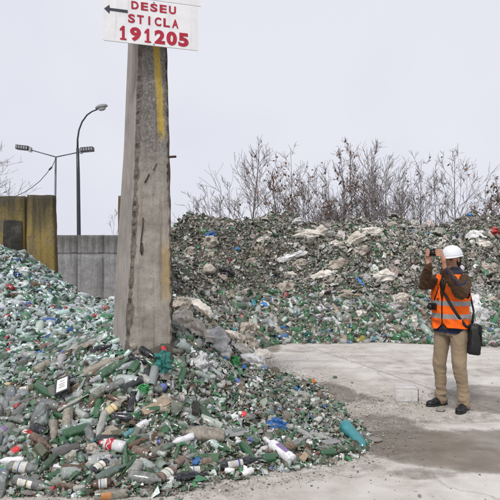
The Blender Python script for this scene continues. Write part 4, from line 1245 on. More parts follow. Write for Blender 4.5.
def scatter(k, region, tpls, size, pal, tilt=.35, sink=0.0, stretch=.25, var=.3, grow=0.0):
    """region(x,y,px,py)->probability; returns batches"""
    out = []; need = k; P = []
    while need > 0:
        m = max(need * 3, 2000)
        px = rng.uniform(-40, 560, m); Y = region.y0 + (region.y1 - region.y0) * rng.random(m)
        # uniform over the ground
        x = (px - 250) / F * Y; ok = rng.random(m) < Y / region.y1
        x, Y, px = x[ok], Y[ok], px[ok]
        z = Hf(x, Y); py = HY - (z - EYE) * F / Y
        pr = region.f(x, Y, px, py); keep = (rng.random(len(x)) < pr)
        q = np.stack([x, Y, z], -1)[keep]
        P.append(q[:need]); need -= len(q)
        if len(q) == 0 and region.tries > 30: break
        region.tries += 1
    P = np.concatenate(P); rng.shuffle(P)
    parts = np.array_split(P, len(tpls))
    for tp, q in zip(tpls, parts):
        kk = len(q); nn = Nf(q[:, 0], q[:, 1]); s = rng.uniform(size[0], size[1], kk) ** 1.0 * (1 + grow * rng.random(kk) ** 4)
        scl = s[:, None] * rng.uniform(1 - stretch, 1 + stretch, (kk, 3))
        pos = q + nn * (s * rng.uniform(-.1, 1.0, kk) * (1 - sink))[:, None]
        out.append((tp, pos, rand_rot(nn, kk, tilt), scl, palette(pal, kk, var)))
    return out
class Reg:
    def __init__(s, y0, y1, f): s.y0, s.y1, s.f, s.tries = y0, y1, f, 0

PAL_CLEAN = [((.48, .57, .55), 46), ((.74, .81, .82), 19), ((.06, .20, .10), 17), ((.13, .29, .18), 7), ((.33, .42, .38), 14), ((.16, .10, .06), 3), ((.10, .14, .13), 9), ((.04, .12, .40), 1.6), ((.45, .05, .05), 1.2), ((.55, .48, .30), 1.5)]  # clear and green glass; extra white paints highlights into the pieces
PAL_CRUSH = [((.36, .40, .36), 24), ((.64, .66, .64), 15), ((.07, .15, .08), 22), ((.05, .21, .09), 6), ((.24, .235, .19), 20), ((.15, .13, .10), 15), ((.16, .09, .05), 7), ((.60, .60, .58), 3), ((.40, .33, .22), 3), ((.4, .06, .05), .6), ((.05, .15, .42), .6)]
PAL_FAR = [((.22, .205, .165), 28), ((.34, .325, .28), 20), ((.50, .49, .46), 16), ((.11, .18, .10), 20), ((.05, .22, .09), 9), ((.10, .09, .07), 14), ((.55, .54, .52), 5), ((.20, .14, .09), 5), ((.05, .14, .36), .5), ((.45, .08, .05), .5)]
PAL_STRIP = [((.40, .43, .40), 26), ((.60, .61, .60), 12), ((.05, .19, .08), 18), ((.09, .15, .09), 12), ((.25, .23, .19), 16), ((.13, .11, .09), 8), ((.10, .22, .42), 2.5), ((.06, .30, .34), 1.6), ((.40, .07, .06), .9), ((.38, .30, .20), 5), ((.5, .42, .1), .4)]
PAL_RIGHT = [((.34, .36, .32), 26), ((.54, .54, .51), 14), ((.06, .19, .08), 24), ((.26, .235, .19), 22), ((.13, .115, .09), 12), ((.36, .31, .24), 6), ((.10, .20, .38), .6), ((.38, .08, .06), .4)]
PAL_GRIT = [((.30, .27, .23), 30), ((.18, .16, .13), 20), ((.45, .42, .38), 14), ((.10, .16, .10), 8), ((.35, .36, .33), 10)]

left = lambda x, y, px, py: (px < 135) & (Hraw(x, y) > .0)
def f_left(x, y, px, py): return np.where((Hraw(x, y) > .02) & (px < 140 - 10 * (y < 5.6)) & ((py < 378) | (y > 5.0)), 1.0, 0.0)
def f_crush(x, y, px, py):
    pillar = (x > -1.5) & (x < -.75) & (y > 4.95) & (y < 5.9)
    return np.where((Hraw(x, y) > -.03) & ((y < 5.2) | (px > 140)) & (y < 7.8) & ~pillar, 1.0, 0.0)
def f_far(x, y, px, py): return np.where((Hraw(x, y) > .03) & (px > 150) & (y > 6.4) & ((x < .9) | (y > 9.0)), 1.0, 0.0)
def f_strip(x, y, px, py): 
    h = Hraw(x, y); return np.where((h > -.03) & (px > 175) & (y > 8.5) & (py > 292), np.clip(1.25 - (346 - py) / 45.0, .0, 1), 0.0) * np.where((x < .9) & (y < 9.6), .2, 1)
def f_right(x, y, px, py):
    """the glass-rich part of the far heap"""
    k = fbm(x * .8 + 3, y * .8, 3); return f_far(x, y, px, py) * np.clip((k - .36) * 5, 0, 1) * np.clip((px - 230) / 110, .12, 1)

def ridge(p): return 1 - 2 * abs(noise.noise(p))
def drape(seed, asp=1.0, fine=1.0):
    """a crumpled sheet lying on the heap: ragged outline, sharp folds, tucked edges"""
    nu, nv = 44, 34; V = []; Fc = []; idx = {}
    o_ = Vector((seed * 5.3, seed * 9.1, seed * 2.7)); tw = random.Random(seed).uniform(-.6, .6)
    for j in range(nv + 1):
        for i in range(nu + 1):
            u = i / nu * 2 - 1; v = j / nv * 2 - 1
            r = math.hypot(u, v); th = math.atan2(v, u)
            lim = .80 + .26 * noise.noise(Vector((math.cos(th) * 1.6, math.sin(th) * 1.6, 0)) + o_) + .08 * noise.noise(Vector((math.cos(th) * 4, math.sin(th) * 4, 3)) + o_)
            if r > lim: continue
            e = max(0.0, 1 - (r / lim) ** 2)
            q = Vector((u * 1.1 + v * tw, (v - u * tw) * 2.6, 0)) + o_
            q2 = Vector((u * 3.6 - v * tw, v * 3.2 + u, 1)) + o_
            h = .34 * e ** .6 + .42 * (ridge(q) ** 2) * (.35 + e) + .20 * fine * ridge(q2) * (.3 + e * .7) + .08 * fine * ridge(q2 * 2.1) - .35
            w_ = Vector((noise.noise(q * 1.5 + Vector((0, 0, 5))), noise.noise(q * 1.5 + Vector((0, 0, 9))), 0)) * .22
            idx[i, j] = len(V); V.append((u + w_.x, v + w_.y, h))
    for j in range(nv):
        for i in range(nu):
            k = [(i, j), (i + 1, j), (i + 1, j + 1), (i, j + 1)]
            if all(a in idx for a in k): Fc.append([idx[a] for a in k])
    # underside so that the sheet has a thickness
    n0 = len(V); V += [(x, y, z - .05) for x, y, z in V]
    cnt = {}
    for f in Fc:
        for a, b in zip(f, f[1:] + f[:1]): cnt[(a, b)] = 1
    edge = [(a, b) for (a, b) in cnt if (b, a) not in cnt]
    F2 = [[a + n0 for a in f[::-1]] for f in Fc] + [[b, a, a + n0, b + n0] for a, b in edge]
    me = from_arrays('sheet', V, Fc + F2); me.polygons.foreach_set('use_smooth', [True] * len(me.polygons)); return me
# crushed glass on the near mound
B = scatter(36000, Reg(3.4, 7.8, f_crush), SHARDS, (.006, .019), PAL_CRUSH, .7, var=.5, grow=1.3)
B += scatter(2500, Reg(3.4, 7.8, f_crush), SHARDS4, (.022, .045), PAL_CRUSH, .55, stretch=.5)
B += scatter(5000, Reg(3.4, 7.8, f_crush), CHUNKS, (.008, .022), PAL_CRUSH[4:8], .5)
def f_crush_r(x, y, px, py): return f_crush(x, y, px, py) * np.clip((px - 150) / 60, 0.1, 1)
B += scatter(1500, Reg(3.4, 7.8, f_crush_r), [BOTS[i] for i in (4, 5, 6)], (.02, .045), PAL_CRUSH[:5], .5, stretch=.2, sink=.4)
V, T, C_ = gather(B)
M['crush'] = debris_mat('crushed_glass', dirt=(.17, .155, .13), dirtf=.3, rough=.28, scale=5)
o = link('crushed_glass', tri_mesh('crushed_glass', V, T, C_), M['crush'], smooth=False); tag(o, 'crushed green and clear glass shards covering the near heap', kind='stuff')
# clean cullet on the left heap
B = scatter(95000, Reg(4.6, 11.5, f_left), SHARDS, (.006, .016), PAL_CLEAN, .8, var=.35, grow=1.2, stretch=.5)
B += scatter(7000, Reg(4.6, 11.5, f_left), SHARDS4, (.016, .036), PAL_CLEAN, .8, var=.5, stretch=.6)
B += scatter(4500, Reg(4.6, 11.5, f_left), [BOTS[i] for i in (4, 5, 6)], (.025, .055), PAL_CLEAN, .5, stretch=.2, sink=.4)
V, T, C_ = gather(B)
M['cullet'] = debris_mat('clean_cullet', dirt=(.34, .37, .37), dirtf=.10, rough=.18, scale=5)
o = link('broken_glass', tri_mesh('broken_glass', V, T, C_), M['cullet'], smooth=False); tag(o, 'broken clear and green glass covering the clean bottle heap', kind='stuff')
# bottles past the countable ones
def f_lb(x, y, px, py): return f_left(x, y, px, py) * (y > 5.7)
B = scatter(2600, Reg(5.6, 11.5, f_lb), BOTS, (.055, .115), PAL_CLEAN, .3, stretch=.15, sink=.75)
B += scatter(1900, Reg(8.5, 14, f_strip), BOTS, (.09, .14), PAL_STRIP, .3, stretch=.12, sink=.7)
B += scatter(1500, Reg(9.0, 16, f_right), BOTS, (.06, .11), PAL_RIGHT, .3, stretch=.12, sink=.75)
def f_nb(x, y, px, py): return np.where((Hraw(x, y) > .04) & (px < 215) & (y < 5.9) & ~((x > -1.5) & (x < -.75) & (y > 4.9)), np.clip(1.3 - (px - 110) / 110, .05, 1), 0)
PAL_NB = [((.42, .47, .44), 24), ((.06, .17, .075), 16), ((.07, .13, .07), 10), ((.46, .50, .47), 12), ((.14, .09, .06), 5), ((.20, .20, .17), 12), ((.04, .04, .045), 3)]
B += scatter(620, Reg(3.5, 5.9, f_nb), BOTS, (.055, .105), PAL_NB, .25, stretch=.12, sink=.72)
V, T, C_ = gather(B)
M['mass'] = debris_mat('massed_bottles', dirt=(.30, .28, .25), dirtf=.2, rough=.12, scale=8, alpha=.82)
o = link('bottles', tri_mesh('bottles', V, T, C_), M['mass']); tag(o, 'the many further glass and plastic bottles in the heaps', kind='stuff')
# far heap: soil, crushed glass, film
B = scatter(95000, Reg(6.4, 17.0, f_far), SHARDS, (.009, .026), PAL_FAR, .8, var=.5, stretch=.5, grow=1.6)
B += scatter(14000, Reg(6.4, 17.0, f_far), CHUNKS, (.012, .035), PAL_FAR[:3] + PAL_FAR[5:6], .6, grow=1.0)
B += scatter(26000, Reg(8.0, 16.5, f_right), SHARDS, (.009, .026), PAL_RIGHT, .6, var=.45, stretch=.5)
B += scatter(9000, Reg(8.5, 14, f_strip), SHARDS4, (.02, .048), PAL_STRIP, .6, var=.45, stretch=.5)
def tpl_sheet(seed):
    me_ = drape(seed, fine=.8); V_ = np.array([v.co[:] for v in me_.vertices]); me_.calc_loop_triangles(); T_ = np.array([l_.vertices[:] for l_ in me_.loop_triangles]); bpy.data.meshes.remove(me_)
    return V_, T_
SHEETS = [tpl_sheet(40 + i) for i in range(5)]
B += scatter(45, Reg(8.6, 16.5, f_right), SHEETS, (.10, .22), [((.46, .42, .36), 5), ((.34, .30, .25), 4), ((.62, .60, .57), 3)], .35, stretch=.4)
B += scatter(3000, Reg(8.0, 17.0, f_right), FILMS, (.03, .085), [((.48, .45, .40), 5), ((.32, .29, .25), 4), ((.62, .61, .59), 2)], .7, stretch=.45)
B += scatter(500, Reg(8.0, 17.0, f_far), FILMS, (.03, .09), [((.36, .33, .28), 5), ((.24, .21, .17), 5)], .7, stretch=.45)
V, T, C_ = gather(B)
M['far'] = debris_mat('dirty_litter', dirt=(.19, .175, .14), dirtf=.28, rough=.5, scale=2.5)
o = link('mixed_litter', tri_mesh('mixed_litter', V, T, C_), M['far'], smooth=False); tag(o, 'earth, crushed glass and plastic scraps covering the far heap', kind='stuff')
# grit and splinters spilled on the concrete
def f_grit(x, y, px, py):
    h = Hraw(x, y); near = np.clip(1 - (-h) / .22, 0, 1) ** 2
    k = np.exp(-(((x - .95) / .5) ** 2 + ((y - 5.3) / .9) ** 2)) * .35 + np.exp(-(((x - 1.6) / .9) ** 2 + ((y - 5.9) / .45) ** 2)) * .2 + .006
    return np.where(h < .02, np.maximum(near * .9, k), 0) * (y < 14)
B = scatter(12000, Reg(3.0, 9.8, f_grit), CHUNKS, (.0015, .0055), PAL_GRIT, .4, grow=1.2, var=.4)
B += scatter(1800, Reg(3.0, 9.8, f_grit), SHARDS, (.004, .014), PAL_CRUSH, .25, var=.4)
V, T, C_ = gather(B)
o = link('gravel', tri_mesh('gravel', V, T, C_), debris_mat('grit', dirtf=.2, rough=.8), smooth=False); tag(o, 'grit and glass splinters spilled over the concrete', kind='stuff')

# ------------------------------------------------------------------ bags, rags, boards and other single finds
def crumple(seed, sharp=1.0, sub=4, flat=1.0):
    bm = bmesh.new(); bmesh.ops.create_icosphere(bm, subdivisions=sub, radius=1)
    o_ = Vector((seed * 13.7, seed * 3.1, seed * 7.9))
    for v in bm.verts:
        p = v.co.copy()
        r = 1 + .38 * noise.noise(p * 1.1 + o_)
        r += sharp * .26 * (abs(noise.noise(p * 2.3 + o_ * 1.3)) * 2 - .5)
        r += sharp * .10 * (abs(noise.noise(p * 4.0 + o_ * .7)) * 2 - .5)
        v.co = p * max(.3, r)
    me = bpy.data.meshes.new('crumple'); bm.to_mesh(me); bm.free()
    me.polygons.foreach_set('use_smooth', [True] * len(me.polygons)); return me
_cr = {}
def bagmat(name, c, film=0.0, rough=.5):
    t = NT(name); n = t.noise(2.0, 6, .65); n2 = t.noise(5.5, 5, .7)
    w = t.n('ShaderNodeTexWave'); w.inputs['Scale'].default_value = 1.3; w.inputs['Distortion'].default_value = 9; w.inputs['Detail'].default_value = 4; t.l(t.obj(), w.inputs[0])
    dirt = (c[0] * .42 + .03, c[1] * .40 + .026, c[2] * .36 + .02)
    cc = t.mix(t.ramp(n, (.50, 0.0), (.72, .75)), c, dirt)
    t.pbr(cc, rough, t.bump(n2, .3, .05), 0, .5, alpha=1 - film)
    return t.m
BM = {'cream': bagmat('cream_cloth', (.62, .57, .50), 0, .8), 'grey': bagmat('grey_film', (.56, .56, .56), 0.10, .3), 'white': bagmat('white_plastic_film', (.74, .74, .74), 0.0, .4), 'tan': bagmat('mud_stained_film', (.44, .39, .33), 0, .7),
      'blue': bagmat('blue_film', (.03, .13, .36), 0.05, .35), 'blue2': bagmat('bright_blue_film', (.03, .22, .6), 0, .35), 'black': bagmat('black_film', (.02, .02, .024), 0, .3), 'teal': bagmat('turquoise_net', (.03, .20, .17), 0.15, .5),
      'red': bagmat('red_film', (.42, .04, .035), 0, .4), 'green': bagmat('green_film', (.04, .26, .08), 0, .4), 'pale': bagmat('pale_rag', (.72, .68, .62), 0, .8), 'orange': bagmat('orange_film', (.5, .16, .04), 0, .5), 'yellow': bagmat('yellow_film', (.5, .38, .05), 0, .5), 'brown': bagmat('brown_card', (.20, .14, .10), 0, .8)}
def bag(px, py, w, h, ang, col, label, name='plastic_bag', cat='bag', group='crumpled bags and rags in the heaps', depth=None, sharp=1.0, sink=.05, seed=None):
    p = hit(px, py); Y = p.y; k = Y / F
    ball = sharp <= .4 or max(w, h) < 7.5 or name in ('glass_fragment', 'roll')
    sd = seed if seed is not None else int(px * 7 + py) % 11
    key = (sd, ball, col, w < 9)
    if key not in _cr:
        me = crumple(sd, sharp, 3 if w < 9 else 4) if ball else drape(sd, fine=1.0 if w > 9 else .7); me.materials.append(BM[col]); _cr[key] = me
    o = bpy.data.objects.new(name, _cr[key]); COL.objects.link(o)
    n_ = Vector(Nf(p.x, p.y))
    if ball:
        a, b = w * k / 2, h * k / 2; d = depth * k / 2 if depth else (min(a, b) * 1.1)
        o.location = p + n_ * min(a, b, d) * .55
        o.scale = (a * .85, d, b * .85)
        o.rotation_euler = (R(random.uniform(-20, 10)), -R(ang), R(random.uniform(-15, 15)))
    else:
        # lie on the slope, turned half towards the open so that the folds show
        n_ = (n_ + Vector((0, -.55, 0))).normalized()
        img = Vector((math.cos(R(ang)), 0, math.sin(R(ang))))
        x = (img - n_ * img.dot(n_)).normalized(); y = n_.cross(x)
        bo = 1.3 if (px < 270 and 298 < py < 372) else 1.0
        a = w * k / 2 * 1.45 * bo; b = h * k / 2 * 1.6 * bo
        Mx = Matrix((x, y, n_)).transposed().to_4x4(); Mx.translation = p + n_ * min(a, b) * (.30 if bo == 1 else .55)
        o.matrix_world = Mx @ Matrix.Diagonal((a, b, min(a, b) * 1.0, 1))
    tag(o, label, cat, group)
    return o
RG = 'rags and sheeting in the heaps'
def rag(px, py, w, h, ang, col, label, **k): return bag(px, py, w, h, ang, col, label, name='rag', cat='rag', group=RG, **k)
# ridge beside the pillar
rag(198, 311, 22, 9, -35, 'pale', 'long cream rag draped diagonally down the dirt slope right of the pillar')
rag(180, 308, 14, 12, 0, 'tan', 'bunched grey-brown rag against the pillar edge')
rag(181, 322, 17, 13, 10, 'cream', 'rounded cream rag beside the pillar, above the green bottles')
rag(191, 329, 22, 11, -25, 'cream', 'folded cream rag lying under the rounded one')
rag(208, 322, 26, 4, -50, 'brown', 'twisted brown strip hanging down the slope right of the pillar')
bag(203, 339, 22, 8, 18, 'pale', 'pale curved plastic sheet arching over the grey bag')
bag(214, 346, 17, 20, 20, 'grey', 'large grey translucent bag on the crest of the near heap')
bag(222, 356, 12, 11, 0, 'grey', 'smaller translucent bag just below the large grey one')
bag(232, 339, 16, 8, -15, 'cream', 'cream bag behind the large grey bag')
bag(243, 333, 14, 12, 0, 'tan', 'muddy bag near the dirt valley behind the near heap')
bag(246, 345, 18, 9, -20, 'tan', 'flattened muddy bag on the edge of the concrete')
bag(252, 364, 20, 10, -8, 'white', 'white crumpled bag overhanging the concrete edge')
bag(262, 358, 14, 8, 10, 'pale', 'pale bag on the concrete rim above the white crumpled bag')
bag(238, 353, 14, 10, -30, 'pale', 'pale bag between the green ball and the muddy flattened bag')
bag(200, 365, 12, 14, 15, 'grey', 'grey torn bag standing up on the crushed glass')
bag(211, 366, 9, 5, 20, 'white', 'small white scrap of film beside the grey torn bag', depth=4)
bag(224, 359, 7, 7, 0, 'blue2', 'bright blue crumpled film on the crest of the near heap')
bag(233, 364, 9, 8, 0, 'green', 'round green crumple beside the bright blue film')
bag(190, 353, 9, 6, 20, 'white', 'white scrap close to the two green bottles')
bag(243, 369, 7, 7, 0, 'blue', 'small dark blue crumple on the rim of the near heap')
bag(276, 428, 22, 17, -25, 'blue', 'large blue crumpled bag above the white milk bottle')
bag(296, 392, 10, 7, 30, 'blue2', 'blue twisted film at the outer rim of the near heap')
bag(325, 409, 9, 5, -35, 'blue', 'flat blue lid lying on the rim of the near heap', name='plastic_disc', cat='disc', sharp=.3, depth=4)
bag(285, 382, 7, 4, 0, 'yellow', 'yellow scrap between two green bottles on the heap rim')
bag(313, 383, 6, 6, 40, 'orange', 'orange scrap topping the brown shards at the heap rim')
bag(319, 398, 8, 14, -20, 'brown', 'dark brown upright shard cluster at the heap rim', name='glass_fragment', cat='fragment')
bag(291, 450, 13, 11, 0, 'brown', 'brown cone-shaped fragment beside the white milk bottle', name='glass_fragment', cat='fragment', sharp=.6)
bag(162, 366, 13, 16, 0, 'teal', 'turquoise crumpled net bag below the pillar')
bag(144, 392, 14, 11, 10, 'green', 'crumpled green film in the middle of the heap')
bag(27, 436, 16, 8, -10, 'red', 'bright red torn wrapper among the bottles')
bag(18, 408, 7, 7, 0, 'red', 'red lid above the torn red wrapper', name='plastic_disc', cat='disc', sharp=.4)
bag(172, 483, 13, 9, 20, 'white', 'white crumpled paper at the toe of the heap', name='paper', cat='paper')
bag(197, 464, 10, 9, 0, 'blue', 'blue and white ball of film between bottles', sharp=.4)
bag(235, 419, 8, 8, 30, 'white', 'white plastic shard on the crushed glass', depth=3)
bag(92, 450, 14, 10, -30, 'tan', 'crumpled beige paper beside the dark bottle')
bag(9, 352, 7, 5, 0, 'red', 'red scrap on the slope of the clean glass heap')
bag(39, 355, 8, 4, 10, 'blue2', 'pale blue scrap on the clean glass heap')
bag(22, 361, 7, 6, 0, 'black', 'round black scrap on the clean glass heap', sharp=.3)
bag(24, 272, 14, 7, 0, 'white', 'white bag high on the clean glass heap')
bag(160, 408, 7, 6, 0, 'pale', 'crumpled pale scrap near the piece of wood')
bag(120, 378, 8, 6, 0, 'orange', 'small salmon scrap among the bottles')
bag(182, 402, 9, 13, 20, 'tan', 'muddy torn film beside the rusty stake')
# far heap
bag(208, 273, 15, 15, 0, 'tan', 'round brown roll sticking out of the dirt slope', name='roll', cat='roll', sharp=.25, sink=.1)
bag(226, 273, 15, 9, -20, 'black', 'black bag beside the round brown roll')
bag(211, 236, 9, 8, -30, 'blue', 'blue bag high on the bare dirt slope')
bag(236, 250, 7, 4, 0, 'blue2', 'small pale blue scrap midway up the dirt slope')
bag(292, 257, 28, 6, 18, 'white', 'long white plastic strip lying along the dirt slope')
bag(300, 265, 14, 8, 0, 'tan', 'muddy bag right below the long white strip')
bag(276, 278, 9, 8, -10, 'black', 'blue-black bundle midway up the slope')
bag(290, 276, 15, 6, 10, 'pale', 'pale bag beside the blue-black bundle')
rag(285, 290, 22, 12, 15, 'tan', 'muddy sheet below the pale bag on the slope')
rag(322, 277, 24, 9, 30, 'pale', 'big pale sheet hanging diagonally on the slope')
rag(338, 266, 20, 10, 25, 'tan', 'muddy upper end of the diagonal sheet')
bag(303, 215, 26, 9, 4, 'pale', 'wide pale bag crowning the heap skyline', sink=.15)
bag(299, 222, 12, 7, 0, 'grey', 'grey bag tucked under the wide pale one')
rag(308, 235, 26, 8, -5, 'pale', 'crumpled pale sheeting under the skyline bag')
rag(322, 232, 14, 9, 20, 'cream', 'cream sheet beside the pale sheeting')
bag(335, 246, 14, 9, 0, 'pale', 'pale bag in the upper middle of the far heap')
rag(357, 240, 22, 10, 20, 'cream', 'cream rag lying high on the far heap')
rag(372, 233, 20, 9, -10, 'pale', 'pale rag close to the heap skyline')
bag(392, 226, 14, 6, 0, 'tan', 'muddy bag just under the skyline, left of the hard hat')
rag(362, 252, 18, 8, 30, 'tan', 'muddy rag below the cream one')
rag(384, 278, 24, 12, 12, 'pale', 'broad pale sheet left of the man at camera height')
bag(366, 280, 12, 9, 0, 'grey', 'grey bag beside the broad pale sheet')
bag(361, 284, 4, 14, 25, 'blue2', 'thin blue strip standing on the slope', name='plastic_strip', cat='strip')
bag(400, 300, 16, 10, 0, 'cream', 'cream bag lower down left of the orange vest')
bag(345, 295, 15, 8, 10, 'tan', 'muddy bag in the middle of the lower slope')
bag(475, 309, 17, 24, 10, 'white', 'big white sack right behind the man with the shoulder bag', sink=.1)
bag(483, 318, 14, 12, 0, 'grey', 'grey-white sack below the big white one')
bag(474, 236, 14, 9, 30, 'white', 'white bag right of the hard hat near the skyline')
bag(452, 224, 9, 9, 40, 'white', 'white scrap directly above the hard hat on the skyline')
bag(494, 232, 9, 7, 0, 'red', 'red bag near the far end of the skyline')
bag(484, 245, 16, 7, -10, 'pale', 'pale bag below the red bag')
bag(470, 216, 5, 4, 0, 'blue2', 'tiny bright blue scrap on the skyline')
bag(438, 219, 6, 4, 0, 'blue', 'tiny dark blue scrap on the skyline')
bag(373, 268, 5, 4, 0, 'blue', 'small blue scrap above the broad pale sheet')
bag(264, 306, 7, 6, 0, 'blue2', 'blue crumple at the foot of the dirt slope')
bag(240, 318, 7, 6, 0, 'red', 'dark red crumple in the dirt valley')
bag(318, 322, 8, 5, 10, 'blue2', 'light blue film in the bottle strip along the concrete')
bag(307, 336, 9, 7, 0, 'teal', 'turquoise crumple at the concrete edge of the far heap')
bag(283, 330, 9, 6, 0, 'blue', 'blue crumple close to the concrete edge')
bag(335, 326, 12, 6, 0, 'white', 'white film in the bottle strip along the concrete')
bag(393, 331, 12, 6, 10, 'white', 'white film low on the far heap left of the man')
bag(412, 322, 12, 8, 0, 'pale', 'pale bag low on the far heap just left of the man')
bag(360, 315, 14, 7, 10, 'pale', 'pale bag above the bottle strip')
bag(492, 300, 12, 8, 10, 'cream', 'cream bag at the far end beyond the white sack')
bag(488, 270, 14, 8, 0, 'tan', 'muddy bag right of the man at head height')
bag(250, 262, 12, 5, 20, 'tan', 'thin muddy film on the bare slope')
bag(262, 240, 12, 5, 10, 'pale', 'pale film high on the bare slope')
bag(226, 296, 14, 6, 0, 'tan', 'muddy film low on the slope beside the pillar')
bag(190, 250, 9, 5, 0, 'tan', 'muddy scrap on the slope beside the pillar')

# boards, cards, stones
def plank(px0, py0, px1, py1, w, th, m, label, name='wood_piece', cat='wood', group='boards and cards in the heap', kids=None, lift=.6):
    a = hit(px0, py0); b = hit(px1, py1); d = b - a
    Ym = (a.y + b.y) / 2; wd = w * Ym / F
    mx = math.hypot(px1 - px0, py1 - py0) * Ym / F * 1.5
    if d.length > mx: d = d.normalized() * mx
    n_ = Vector(Nf((a.x + b.x) / 2, Ym)); c_ = (a + b) / 2 + n_ * (th * lift + .03)
    x = d.normalized(); y = n_.cross(x).normalized(); z = x.cross(y)
    Mx = Matrix((x, y, z)).transposed().to_4x4(); Mx.translation = c_
    bm = bmesh.new(); nx_ = 10; top = []; bot = []
    for i in range(nx_ + 1):
        u = (i / nx_ - .5) * d.length; ww = wd / 2 * (1 + .18 * noise.noise(Vector((i * .6, px0, 0)))) * (0.75 if i in (0, nx_) and cat == 'wood' else 1)
        top.append([bm.verts.new((u, -ww, th / 2)), bm.verts.new((u, ww, th / 2))]); bot.append([bm.verts.new((u, -ww, -th / 2)), bm.verts.new((u, ww, -th / 2))])
    for i in range(nx_):
        bm.faces.new((top[i][0], top[i + 1][0], top[i + 1][1], top[i][1])); bm.faces.new((bot[i][0], bot[i][1], bot[i + 1][1], bot[i + 1][0]))
        bm.faces.new((top[i][0], bot[i][0], bot[i + 1][0], top[i + 1][0])); bm.faces.new((top[i][1], top[i + 1][1], bot[i + 1][1], bot[i][1]))
    for i in (0, nx_): bm.faces.new((top[i][0], top[i][1], bot[i][1], bot[i][0]))
    o = link(name, bm_mesh(name, bm), m, smooth=False); o.matrix_world = Mx
    tag(o, label, cat, group); return o, d.length, wd
mat_wood = plain('weathered_wood', (.30, .235, .165), .85, nscale=18, var=.35)
mat_slate = plain('grey_fibre_board', (.24, .24, .24), .8, nscale=18, var=.25)
mat_card = plain('dirty_cardboard', (.30, .26, .20), .85, nscale=18, var=.25)
plank(143, 416, 169, 404, 9, .022, mat_wood, 'pale weathered piece of wood lying across the middle of the heap')
plank(104, 442, 117, 432, 12, .012, mat_card, 'square beige card between bottles in the middle of the heap', name='cardboard', cat='cardboard')
plank(222, 438, 245, 435, 13, .008, mat_slate, 'flat grey board beside the big crushed jug', name='board', cat='board')
plank(160, 400, 170, 408, 12, .006, mat_card, 'brown card flap near the piece of wood', name='cardboard', cat='cardboard')
plank(323, 447, 338, 444, 10, .006, mat_slate, 'small pale tile fragment at the rim of the heap beside the turquoise bottle', name='board', cat='board')
plank(193, 421, 194, 408, 7, .03, mat_dirtyc, 'short dark stake poking out of the crushed glass', name='stake', cat='stake', lift=1.2)
pk, pL, pW = plank(67, 404, 68, 386, 14, .03, M['black'], 'dark flat packet with a big white printed label, among the bottles', name='packet', cat='packet', lift=2.6)
bm = bmesh.new()
bm.faces.new([bm.verts.new((x, y, .0155)) for x, y in ((-pL * .40, -pW * .38), (pL * .40, -pW * .38), (pL * .40, pW * .38), (-pL * .40, pW * .38))])
lb = link('label', bm_mesh('label', bm), M['label'], pk, smooth=False)
bm = bmesh.new()
for q, (yy, hw) in enumerate(((.22, .16), (.05, .22), (-.06, .18), (-.17, .22))):
    x0 = yy * pL
    bm.faces.new([bm.verts.new((x0 + a_, b_, .0162)) for a_, b_ in ((-.004, -hw * pW), (.004, -hw * pW), (.004, hw * pW), (-.004, hw * pW))])
link('print', bm_mesh('print', bm), mat_ink, pk, smooth=False)
# stones and scraps lying loose on the concrete
mat_stone = plain('grey_stone', (.22, .205, .185), .9, nscale=25, var=.35)
def stone(px, py, w, h, label, m=None, name='stone', cat='stone', flat=.5):
    Y = EYE * F / (py - HY); me = crumple(int(px) % 7, .8, 3); me.materials.append(m or mat_stone)
    o = bpy.data.objects.new(name, me); COL.objects.link(o); k = Y / F
    o.scale = (w * k / 2, w * k / 2 * .7, h * k / 2 * .8); o.location = ((px - 250) / F * Y, Y, h * k * .28); o.rotation_euler.z = random.uniform(-.4, .4)
    tag(o, label, cat, 'loose bits on the concrete'); return o
stone(373, 441, 17, 5, 'flat grey stone slab just beyond the turquoise bottle')
stone(440.5, 411, 10, 5, 'grey stone lying in front of the black shoes')
stone(381, 401, 5, 3, 'small brown stone beside the pale plastic box')
stone(335, 378, 5, 3, 'small green glass lump alone on the concrete', m=M['darkgreen'], name='glass_fragment', cat='fragment')
stone(410, 438, 4, 2, 'tiny dark stone on the wet patch')
stone(352, 383, 3, 2, 'tiny dark chip on the dry concrete')

# the pale plastic box
Yb = EYE * F / (402.0 - HY); bx0 = at(396, 402, Yb); wbx = 22 * Yb / F; hbx = 14 * Yb / F
bm = bmesh.new(); box(bm, wbx / 2, 0.07, hbx / 2, wbx, .14, hbx); top = [f for f in bm.faces if f.normal.z > .9]
me = bm_mesh('box', bm, .012)
t = NT('hazy_clear_plastic'); n = t.noise(14, 5, .6)
c = t.ramp(n, (.3, (.66, .64, .60)), (.7, (.80, .79, .77)))
t.pbr(c, .35, t.bump(n, .2, .01), 0, .5, alpha=t.ramp(n, (.35, .28), (.7, .6)))
pb = link('plastic_box', me, t.m, smooth=False); pb.location = bx0; pb.rotation_euler.z = R(-4)
tag(pb, 'small hazy see-through plastic box on the concrete beside the black shoes', 'box')
bm = bmesh.new()
zr = hbx + .002
tube(bm, [(0.005, .002, zr), (wbx - .005, .002, zr), (wbx - .005, .138, zr), (.005, .138, zr), (.005, .002, zr)], .004, 5)
link('rim', bm_mesh('rim', bm), M['white'], pb)
bm = bmesh.new(); tube(bm, [(wbx + .001, .012, .01), (wbx + .001, .012, hbx - .01)], .004, 5); link('edge', bm_mesh('edge', bm), M['rust'], pb)

